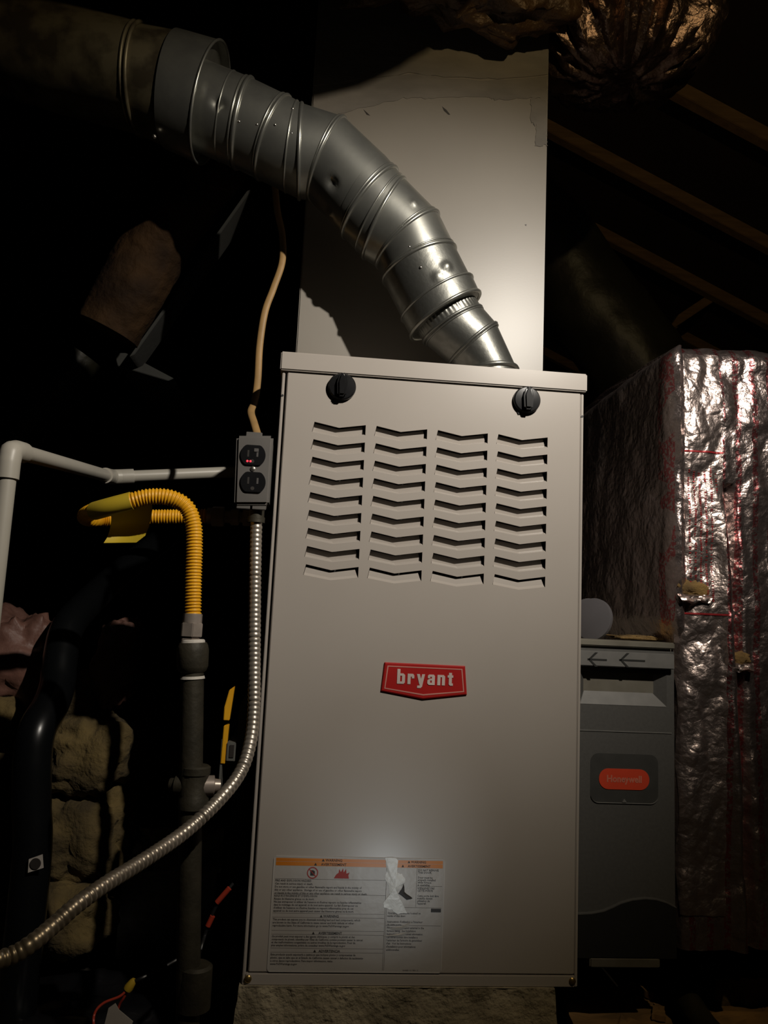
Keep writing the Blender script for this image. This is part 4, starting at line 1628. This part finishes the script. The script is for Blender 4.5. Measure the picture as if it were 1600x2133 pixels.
def front_strip(name, x0f, x1f, z0, z1, m, off, nxx=14, nzz=90, jit=0.0):
    """thin strip that follows the crumpled front a little proud of it"""
    b = MB()
    vs = []
    for k in range(nzz + 1):
        z = z0 + (z1 - z0) * k / nzz
        for j in range(nxx + 1):
            x = x0f(z) + (x1f(z) - x0f(z)) * j / nxx
            p = Vector((x, FY0, z))
            xf = .505 + .035 * (1 - (z - FZ0) / (FZ1 - FZ0))
            d = foil_disp(p)
            edge = max(0, (z - (FZ1 - .03)) / .03)
            d -= .022 * edge * edge
            rc = .022
            yb = FY0
            if x < FX0 + rc:
                dx = FX0 + rc - x
                yb = FY0 + rc - math.sqrt(max(0, rc * rc - dx * dx))
            if z < .72:
                d += -.020 * math.exp(-((x - xf) / .007) ** 2) + .012 * math.exp(-((x - xf + .018) / .012) ** 2) * min(1, (.72 - z) / .1)
            vs.append((x, yb - d - off, z))
    b.add(vs, [(i * (nxx + 1) + j, i * (nxx + 1) + j + 1, (i + 1) * (nxx + 1) + j + 1, (i + 1) * (nxx + 1) + j) for i in range(nzz) for j in range(nxx)])
    return b.build(name, m, RD, angle=60)


ts = front_strip('foil_tape_strip', lambda z: .4245 + .0015 * math.sin(z * 40), lambda z: .4985 + .004 * (z - .5) + .0008 * math.sin(z * 90), .05, .945, M['foil_plain'], .0022, 20, 150)
ts['label'] = 'plain foil tape running down the duct corner'
zt1, zt2 = P(1445, 941, FY0).z, P(1445, 1278, FY0).z
for z in (zt1, zt2):
    front_strip('red_print_line', lambda zz: .4255, lambda zz: .4995, z - .0014, z + .0014, M['red_line'], .0034, 40, 3)
# printed column on the tape: small red dashes as printed marks in lines
rp = random.Random(11)
mb = MB()
for col_x in (.4335, .4425, .4515, .4605, .4695, .4785, .4875):
    z = zt1 - .025 - rp.uniform(0, .01)
    while z > zt2 + .02:
        if rp.random() < .78:
            hw_ = rp.uniform(.0010, .0019)
            hgt = rp.uniform(.0009, .0020)
            vs = []
            for zz in (z, z - hgt):
                for xx_ in (col_x - hw_, col_x + hw_):
                    p = Vector((xx_, FY0, zz))
                    rc = .022
                    dx_ = max(0, FX0 + rc - xx_)
                    vs.append((xx_, FY0 + rc - math.sqrt(max(0, rc * rc - dx_ * dx_)) - foil_disp(p) - .0032, zz))
            mb.add(vs, [(0, 1, 3, 2)])
        z -= .0031
pr_ = mb.build('red_print_marks', M['red_line'], RD, smooth=False)
pr_['kind'] = 'stuff'
# two tears that show yellow fibre
for (px, py, w_, h_) in ((1443, 1226, .026, .016), (1537, 1371, .020, .012)):
    c = P(px, py, FY0)
    d = foil_disp(c)
    o = lump('exposed_fibre', M['fibre'], (c.x, FY0 - max(d, 0) + .001, c.z), (w_, .008, h_ * .8), .6, 90, 30, parent=RD, seed=px * .01)
    # curled flap of foil below the tear
    mb = MB()
    vs = []
    nn = 14
    for i in range(6):
        tt = i / 5
        for j in range(nn + 1):
            s = j / nn - .5
            vs.append((c.x + s * w_ * 2.3 * (1 - .25 * tt), FY0 - max(d, 0) - .004 - .009 * math.sin(tt * 2.2) + .006 * noise.noise(Vector((s * 5 + px, tt * 3, 1))), c.z - h_ * .6 - tt * (.013 + .008 * noise.noise(Vector((s * 3, px, 2))))))
    mb.add(vs, [(i * (nn + 1) + j, i * (nn + 1) + j + 1, (i + 1) * (nn + 1) + j + 1, (i + 1) * (nn + 1) + j) for i in range(5) for j in range(nn)])
    mb.build('torn_flap', M['foil_plain'], RD, angle=40)

# ------------------------------------------------------------------ bases: pad, sleepers
mb = MB()
px0, px1 = -.2265, .190
nxp, nzp, nyp = 60, 18, 40


def padp(x, y, z):
    p = Vector((x, y, z))
    k = .004 * fbm(p, 30, 4)
    flare = (-z) / .15
    return Vector((x + (x - 0) * .05 * flare + k * .8, y - .012 * flare + k, z if z > -.001 else z + k * .4))


vs = []
for k in range(nzp + 1):
    z = 0.0 + FZ * k / nzp
    for i in range(nxp + 1):
        vs.append(padp(px0 + (px1 - px0) * i / nxp, -.004, z))
mb.add(vs, [(k * (nxp + 1) + i, k * (nxp + 1) + i + 1, (k + 1) * (nxp + 1) + i + 1, (k + 1) * (nxp + 1) + i) for k in range(nzp) for i in range(nxp)])
for xs_ in (px0, px1):
    vs = []
    for k in range(nzp + 1):
        for j in range(nyp + 1):
            vs.append(padp(xs_, -.004 + .734 * j / nyp, FZ * k / nzp))
    mb.add(vs, [(k * (nyp + 1) + i, k * (nyp + 1) + i + 1, (k + 1) * (nyp + 1) + i + 1, (k + 1) * (nyp + 1) + i) for k in range(nzp) for i in range(nyp)])
mb.add([padp(px0, -.004, 0), padp(px1, -.004, 0), padp(px1, .73, 0), padp(px0, .73, 0)], [(0, 1, 2, 3)])
tag(mb.build('equipment_pad', M['pad'], angle=60), 'rough fibrous grey-brown pad block under the furnace', 'pad')
for i, (x0, x1, y0, y1, zt, lb) in enumerate(((.24, .415, .46, .52, AZ0, 'short timber sleeper under the grey air cleaner cabinet'), (.45, .9, .48, .56, 0.0, 'long timber sleeper under the foil wrapped duct'))):
    mb = MB()
    mb.box((x0, y0, FZ), (x1, y1, zt))
    tag(mb.build('timber_sleeper', M['wood'], bevel=.002), lb, 'timber')


# ------------------------------------------------------------------ floor litter, right
def slab(name, pts, zt, th, m, lb, cat, jit=.004, seed=1, group=None):
    r = random.Random(seed)
    top = []
    for i, p in enumerate(pts):
        q = pts[(i + 1) % len(pts)]
        for k in range(6):
            a = p[0] + (q[0] - p[0]) * k / 6
            b = p[1] + (q[1] - p[1]) * k / 6
            w_ = PZ(a, b, zt)
            top.append(Vector((w_.x + r.uniform(-jit, jit), w_.y + r.uniform(-jit, jit), zt + r.uniform(-jit, jit) * .5)))
    c = sum(top, Vector()) / len(top)
    n = len(top)
    inner = [c.lerp(p, .6) + Vector((0, 0, r.uniform(-jit, jit))) for p in top]
    bot = [Vector((p.x, p.y, zt - th)) for p in top]
    b = MB()
    vs = top + bot + inner + [c]
    fs = [(i, (i + 1) % n, n + (i + 1) % n, n + i) for i in range(n)] + [(i, 2 * n + i, 2 * n + (i + 1) % n, (i + 1) % n) for i in range(n)] + [(2 * n + i, 3 * n, 2 * n + (i + 1) % n) for i in range(n)] + [tuple(range(n, 2 * n))]
    b.add(vs, fs)
    o = b.build(name, m, angle=40)
    return tag(o, lb, cat, group)


slab('plywood_scrap', [(1172, 2056), (1330, 2056), (1368, 2075), (1400, 2140), (1290, 2175), (1200, 2175)], FZ + .030, .030, M['plywood'], 'brown broken board scrap on the floor beside the furnace pad', 'board', .005, 3)
slab('plywood_scrap', [(1490, 2085), (1610, 2030), (1750, 2060), (1750, 2180), (1480, 2180), (1440, 2130)], FZ + .022, .022, M['plywood'], 'orange-brown board on the floor below the foil duct', 'board', .006, 4)
slab('grey_scrap', [(1443, 2002), (1490, 2025), (1530, 2055), (1450, 2045)], FZ + .035, .035, M['grey_board'], 'small grey scrap of board lying under the foil duct', 'board', .003, 5)
slab('insulation_tuft', [(1480, 2010), (1600, 1998), (1720, 2010), (1600, 2036), (1500, 2042)], FZ + .06, .06, M['insul'], 'tan insulation tuft on the floor under the foil duct', 'insulation', .010, 6)
slab('wood_splinter', [(1312, 2046), (1322, 2046), (1362, 2066), (1356, 2070)], FZ + .042, .01, M['plywood'], 'thin pale wood splinter lying on the brown board scrap', 'splinter', .0006, 7)
slab('wood_chip', [(1362, 2088), (1385, 2096), (1386, 2118), (1358, 2112)], FZ + .040, .008, M['plywood'], 'small pale wood chip lying on the brown board scrap', 'chip', .001, 8)
mb = MB()
a_, b__ = PZ(1372, 2010, FZ + .05), PZ(1500, 2170, FZ + .03)
mb.tube(spline([a_ + Vector((-.05, .2, .01)), a_, a_.lerp(b__, .5), b__, b__ + Vector((.05, -.15, 0))], 8), .020, 20)
tag(mb.build('drain_hose', M['iron'], angle=60), 'dark round hose on the floor between the two boards', 'hose')

# ------------------------------------------------------------------ right background: rafters, duct
for i, Y in enumerate((1.0, 1.42, 1.83, 2.24, 2.66, 3.08)):
    x0, x1 = .15, 3.0
    zf = lambda x: 2.05 - .45 * (x - 1.0)
    mb = MB()
    wdt = .038
    vs = []
    for x in (x0, x1):
        vs += [(x, Y, zf(x)), (x, Y + wdt, zf(x)), (x, Y + wdt, zf(x) + .050), (x, Y, zf(x) + .050)]
    mb.add(vs, [(0, 1, 5, 4), (1, 2, 6, 5), (2, 3, 7, 6), (3, 0, 4, 7), (0, 3, 2, 1), (4, 5, 6, 7)])
    tag(mb.build('roof_rafter', M['wood'], bevel=.002), 'sloping timber rafter of the dark roof above the olive duct', 'rafter', 'rafters along the right roof slope')
mb = MB()
a_, b__ = P(1400, 675, 1.87), P(1640, 515, 1.87)
w_ = Vector((.03, 0, .045))
mb.add([a_ - w_, a_ + w_, b__ + w_, b__ - w_] + [v + Vector((0, .035, 0)) for v in (a_ - w_, a_ + w_, b__ + w_, b__ - w_)], [(0, 1, 2, 3), (7, 6, 5, 4), (0, 4, 5, 1), (1, 5, 6, 2), (2, 6, 7, 3), (3, 7, 4, 0)])
tag(mb.build('truss_web', M['wood'], bevel=.002), 'diagonal truss web crossing the sloping rafters beyond the foil duct', 'truss')
pth = spline([P(1070, 420, 1.3), P(1140, 500, 1.3), P(1220, 620, 1.3), P(1320, 750, 1.3), P(1400, 880, 1.3), P(1460, 1000, 1.3)], 14)
o = crumpled_tube('wrapped_duct', pth, [.14 + .04 * i / len(pth) for i in range(len(pth))], M['olive_wrap'], .05, 6, 56, .04)
tag(o, 'dark olive wrapped duct slanting down behind the furnace and foil duct', 'duct')

# ------------------------------------------------------------------ left background
pth = spline([P(455, 325, .15), P(440, 352, .19), P(415, 390, .24), P(365, 455, .26), P(290, 570, .27), P(225, 690, .28)], 14)
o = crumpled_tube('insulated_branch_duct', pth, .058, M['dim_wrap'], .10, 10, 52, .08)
tag(o, 'brown wrapped branch duct slanting down from the large flue', 'duct')
mb = MB()
a_, b__ = P(520, 395, .38), P(275, 740, .38)
w_ = Vector((.005, 0, .003))
q = [a_ - w_, a_ + w_, b__ + w_, b__ - w_]
mb.add(q + [v + Vector((0, .075, 0)) for v in q], [(0, 1, 2, 3), (7, 6, 5, 4), (0, 4, 5, 1), (1, 5, 6, 2), (2, 6, 7, 3), (3, 7, 4, 0)])
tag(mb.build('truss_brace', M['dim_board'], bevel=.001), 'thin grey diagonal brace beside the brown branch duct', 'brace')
mb = MB()
q = [P(238, 735, .45), P(262, 735, .45), P(362, 788, .45), P(350, 793, .45), P(245, 762, .45)]
mb.add(q + [v + Vector((0, .3, 0)) for v in q], [(0, 1, 2, 3, 4), (9, 8, 7, 6, 5)] + [(i, 5 + i, 5 + (i + 1) % 5, (i + 1) % 5) for i in range(5)])
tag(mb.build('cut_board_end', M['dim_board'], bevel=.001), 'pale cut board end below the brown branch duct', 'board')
pth = spline([P(170, 740, 1.1), P(110, 820, 1.1), P(40, 900, 1.12), P(-60, 980, 1.15)], 12)
o = crumpled_tube('dusty_branch_duct', pth, .07, M['olive_wrap'], .08, 9, 44, .06)
tag(o, 'dusty olive duct just above the white drain pipe', 'duct')

# black drain pipe
dr = thing('waste_pipe', (P(65, 1800, .22).x, .22, FZ), 'thick black plastic waste pipe with couplings among the insulation', 'pipe')
dpts = [P(345, 1118, .80), P(250, 1195, .62), P(175, 1265, .45), P(140, 1310, .38), P(126, 1370, .34), P(120, 1425, .31), P(105, 1470, .27), P(78, 1520, .23), P(68, 1580, .22), P(66, 1680, .22), P(66, 1790, .22)]
dpts.append(Vector((dpts[-1].x, .22, FZ)))
mb = MB()
mb.tube(spline(dpts, 10), .029, 28)
mb.build('pipe', M['abs'], dr, angle=60)
dp = spline(dpts, 10)


def coupling(i0, i1, r):
    b = MB()
    pp = dp[i0:i1 + 1]
    b.tube([pp[0]] + pp + [pp[-1]], [r * .9] + [r] * len(pp) + [r * .9], 28)
    return b.build('coupling', M['abs'], dr, angle=50)


coupling(26, 36, .034)
coupling(50, 56, .036)
coupling(68, 84, .036)
mb = MB()
s_ = [(60, 1790), (88, 1780), (90, 1808), (58, 1818)]
q = [P(a, b, .184) for a, b in s_]
mb.add(q + [v + Vector((0, .002, 0)) for v in q], [(0, 1, 2, 3), (7, 6, 5, 4), (0, 4, 5, 1), (1, 5, 6, 2), (2, 6, 7, 3), (3, 7, 4, 0)])
st = mb.build('pipe_sticker', M['paper'], dr, smooth=False)
cc = P(74, 1799, .183)
mb = MB()
mb.lathe(cc, (0, -1, 0), [(0, .008), (.0008, .008)], 24)
mb.build('sticker_seal', M['ink'], st)

# insulation batts, left
for (px, py, Y, r, mm, sd, lb) in (
        (40, 1380, .46, (.10, .06, .095), 'kraft', 1, 'reddish kraft-faced insulation batt behind the black waste pipe'),
        (245, 1385, .42, (.042, .04, .085), 'kraft', 2, 'narrow reddish insulation batt between waste pipe and gas pipe'),
        (180, 1570, .40, (.085, .06, .070), 'insul', 3, 'rounded tan insulation chunk beside the bend of the black waste pipe'),
        (15, 1510, .42, (.085, .05, .045), 'insul', 4, 'flattened tan insulation layer below the reddish batt'),
        (175, 1450, .42, (.04, .035, .045), 'insul', 5, 'small tan insulation tuft above the rounded chunk'),
        (165, 1735, .40, (.095, .06, .080), 'insul', 6, 'torn tan insulation sheet hanging low beside the pipe sticker'),
        (80, 1905, .36, (.13, .06, .06), 'insul', 7, 'low tan insulation pile on the floor under the metal conduit')):
    c = P(px, py, Y)
    o = lump('insulation_batt', M[mm], c, r, .34, 17, 72, ridged=.32, seed=sd * 1.7, flatz=FZ + .001)
    tag(o, lb, 'insulation')
# loose fill that carries the pile
o = lump('loose_insulation', M['insul'], (-.86, 1.05, FZ + .10), (.50, .26, .34), .30, 6, 72, ridged=.12, seed=21, flatz=FZ + .001)
tag(o, 'mounded loose tan insulation heaped behind the black waste pipe', 'insulation')

# foil boot / metal duct piece on the floor, left
q0 = P(243, 1722, .40)
mb = MB()
vs = []
nn = 16
for i in range(nn + 1):
    for j in range(nn + 1):
        x = q0.x + .19 * i / nn
        z = q0.z - .075 * j / nn
        p = Vector((x, .40, z))
        p.y += .012 * noise.noise(p * 25) - .03 * max(0, .25 - crease(p, 14))
        vs.append(p)
mb.add(vs, [(i * (nn + 1) + j, (i + 1) * (nn + 1) + j, (i + 1) * (nn + 1) + j + 1, i * (nn + 1) + j + 1) for i in range(nn) for j in range(nn)])
tv = []
for i in range(nn + 1):
    a = vs[i * (nn + 1)]
    for j in range(6):
        tv.append(a + Vector((0, .05 * j, .002 * j)))
mb.add(tv, [(i * 6 + j, (i + 1) * 6 + j, (i + 1) * 6 + j + 1, i * 6 + j + 1) for i in range(nn) for j in range(5)])
fb = thing('foil_boot', (q0.x + .1, .5, FZ), 'dull foil-covered duct boot low behind the gas pipe', 'duct boot')
mb.build('foil_cover', M['grey_foil_wrap'], fb, angle=40)
mb = MB()
mb.box((q0.x + .01, .43, FZ), (q0.x + .18, .64, q0.z - .01))
mb.build('boot_body', M['galv_dark'], fb, bevel=.003)

# tool case behind the conduit
tc = thing('tool_case', (P(500, 1560, .06).x, .09, FZ), 'black hard tool case with yellow edge standing behind the metal conduit', 'tool case')
a_, b__ = P(478, 1680, .06), P(560, 1432, .06)
xcm = min(b__.x, -HW - .016)
mb = MB()
mb.prism_y([(a_.x, FZ), (xcm, FZ), (xcm, b__.z), (a_.x + .016, b__.z), (a_.x + .004, b__.z - .03)], .06, .13)
mb.build('case_shell', M['black_matte'], tc, bevel=.004)
mb = MB()
l0, l1, l2, l3 = P(466, 1500, .056), P(470, 1530, .056), P(478, 1440, .056), P(486, 1432, .056)
mb.prism_y([(l0.x, l0.z - .0), (l0.x + .008, l0.z), (l3.x + .002, l3.z + .002), (l2.x, l2.z + .002), (l0.x, l0.z + .018)], .052, .064)
mb.build('yellow_edge', M['yellow'], tc, bevel=.0008)
l4, l5 = P(466, 1502, .056), P(460, 1590, .056)
mb = MB()
mb.prism_y([(l5.x, l5.z), (l5.x + .006, l5.z), (l4.x + .008, l4.z - .004), (l4.x + .001, l4.z - .006)], .052, .064)
mb.build('yellow_edge', M['yellow'], tc, bevel=.0008)
l4, l5 = P(474, 1545, .056), P(490, 1585, .056)
mb = MB()
mb.box((l4.x, .050, l5.z), (l5.x, .300, l4.z))
lt = mb.build('latch', M['case_grey'], tc, bevel=.001)
l4, l5 = P(479, 1552, .048), P(486, 1578, .048)
mb = MB()
mb.box((l4.x, .0485, l5.z), (l5.x, .0505, l4.z))
mb.build('latch_slot', M['ink'], lt, smooth=False)
mb = MB()
l6 = P(458, 1600, .056)
l7 = P(462, 1625, .056)
mb.box((l6.x, .054, l7.z - .02), (l6.x + .003, .30, l6.z + .04))
mb.build('case_trim', M['case_grey'], tc, smooth=False)

# black poly sheet on the floor, left front
mb = MB()
nn = 50
vs = []
for i in range(nn + 1):
    for j in range(nn + 1):
        x = -.58 + .27 * i / nn
        y = -.02 + .40 * j / nn
        e_ = min(i, nn - i, j, nn - j) / 6
        z = FZ + .003 + (.030 * abs(noise.noise(Vector((x * 7, y * 7, 0)))) + .03 * max(0, .3 - crease((x, y, 0), 9))) * min(1, e_)
        vs.append((x, y, z))
mb.add(vs, [(i * (nn + 1) + j, (i + 1) * (nn + 1) + j, (i + 1) * (nn + 1) + j + 1, i * (nn + 1) + j + 1) for i in range(nn) for j in range(nn)])
tag(mb.build('plastic_sheet', M['poly'], angle=60), 'crinkled black plastic sheet on the floor between gas pipe and waste pipe', 'plastic sheet')

# red wires with wire nut and paper tag
WY = .0
wr = thing('low_voltage_wires', P(268, 2060, WY), 'two thin red wires joined by a yellow wire nut near the floor', 'wire')
mb = MB()
mb.tube(spline([P(268, 2058, WY), P(250, 2075, WY - .005), P(215, 2090, WY - .01), P(197, 2112, WY - .015), P(196, 2150, WY - .02), PZ(205, 2260, FZ + .02)], 10), .0016, 8)
mb.build('red_wire', M['wire_red'], wr)
mb = MB()
mb.tube(spline([P(269, 2058, WY), P(258, 2078, WY), P(247, 2098, WY + .003), P(240, 2140, WY), PZ(230, 2260, FZ + .02)], 10), .0016, 8)
mb.build('red_wire', M['wire_red'], wr)
mb = MB()
mb.lathe(P(265, 2062, WY), P(276, 2046, WY) - P(265, 2062, WY), [(0, .0055), (.004, .006), (.012, .0045), (.015, .003)], 12)
nutm = mb.build('wire_nut', M['wirenut'], wr, bevel=.0005)
mb = MB()
mb.tube(spline([P(276, 2046, WY), P(300, 2035, WY), P(340, 2015, WY + .02), P(372, 1997, .03), P(392, 1985, .05)], 8), .0022, 8)
mb.build('black_cable', M['wire_black'], wr)
q = [P(226, 2100, WY - .01), P(240, 2090, WY - .01), P(248, 2104, WY - .01), P(277, 2128, WY - .01), P(270, 2150, WY - .01), P(215, 2145, WY - .01)]
mb = MB()
mb.add(q + [v + Vector((0, .001, 0)) for v in q], [tuple(range(6)), tuple(reversed(range(6, 12)))] + [(i, 6 + i, 6 + (i + 1) % 6, (i + 1) % 6) for i in range(6)])
mb.build('paper_tag', M['paper'], wr, smooth=False)
# orange-red cable sleeves by the gas pipe
rw = thing('sleeved_cable', P(450, 1890, .03), 'dark cable with two orange-red sleeves beside the furnace bottom', 'cable')
mb = MB()
pth = spline([P(486, 1840, .035), P(468, 1862, .03), P(452, 1885, .03), P(438, 1915, .03), P(428, 1945, .03), P(415, 2000, .035), PZ(420, 2060, FZ + .01)], 8)
mb.tube(pth, .0022, 10)
mb.build('cable_core', M['wire_black'], rw)
for a_, b__ in (((478, 1850), (452, 1880)), ((443, 1908), (433, 1929))):
    mb = MB()
    mb.tube([P(*a_, .028), P(*b__, .028)], .0036, 12)
    mb.build('orange_sleeve', M['wire_red'], rw)
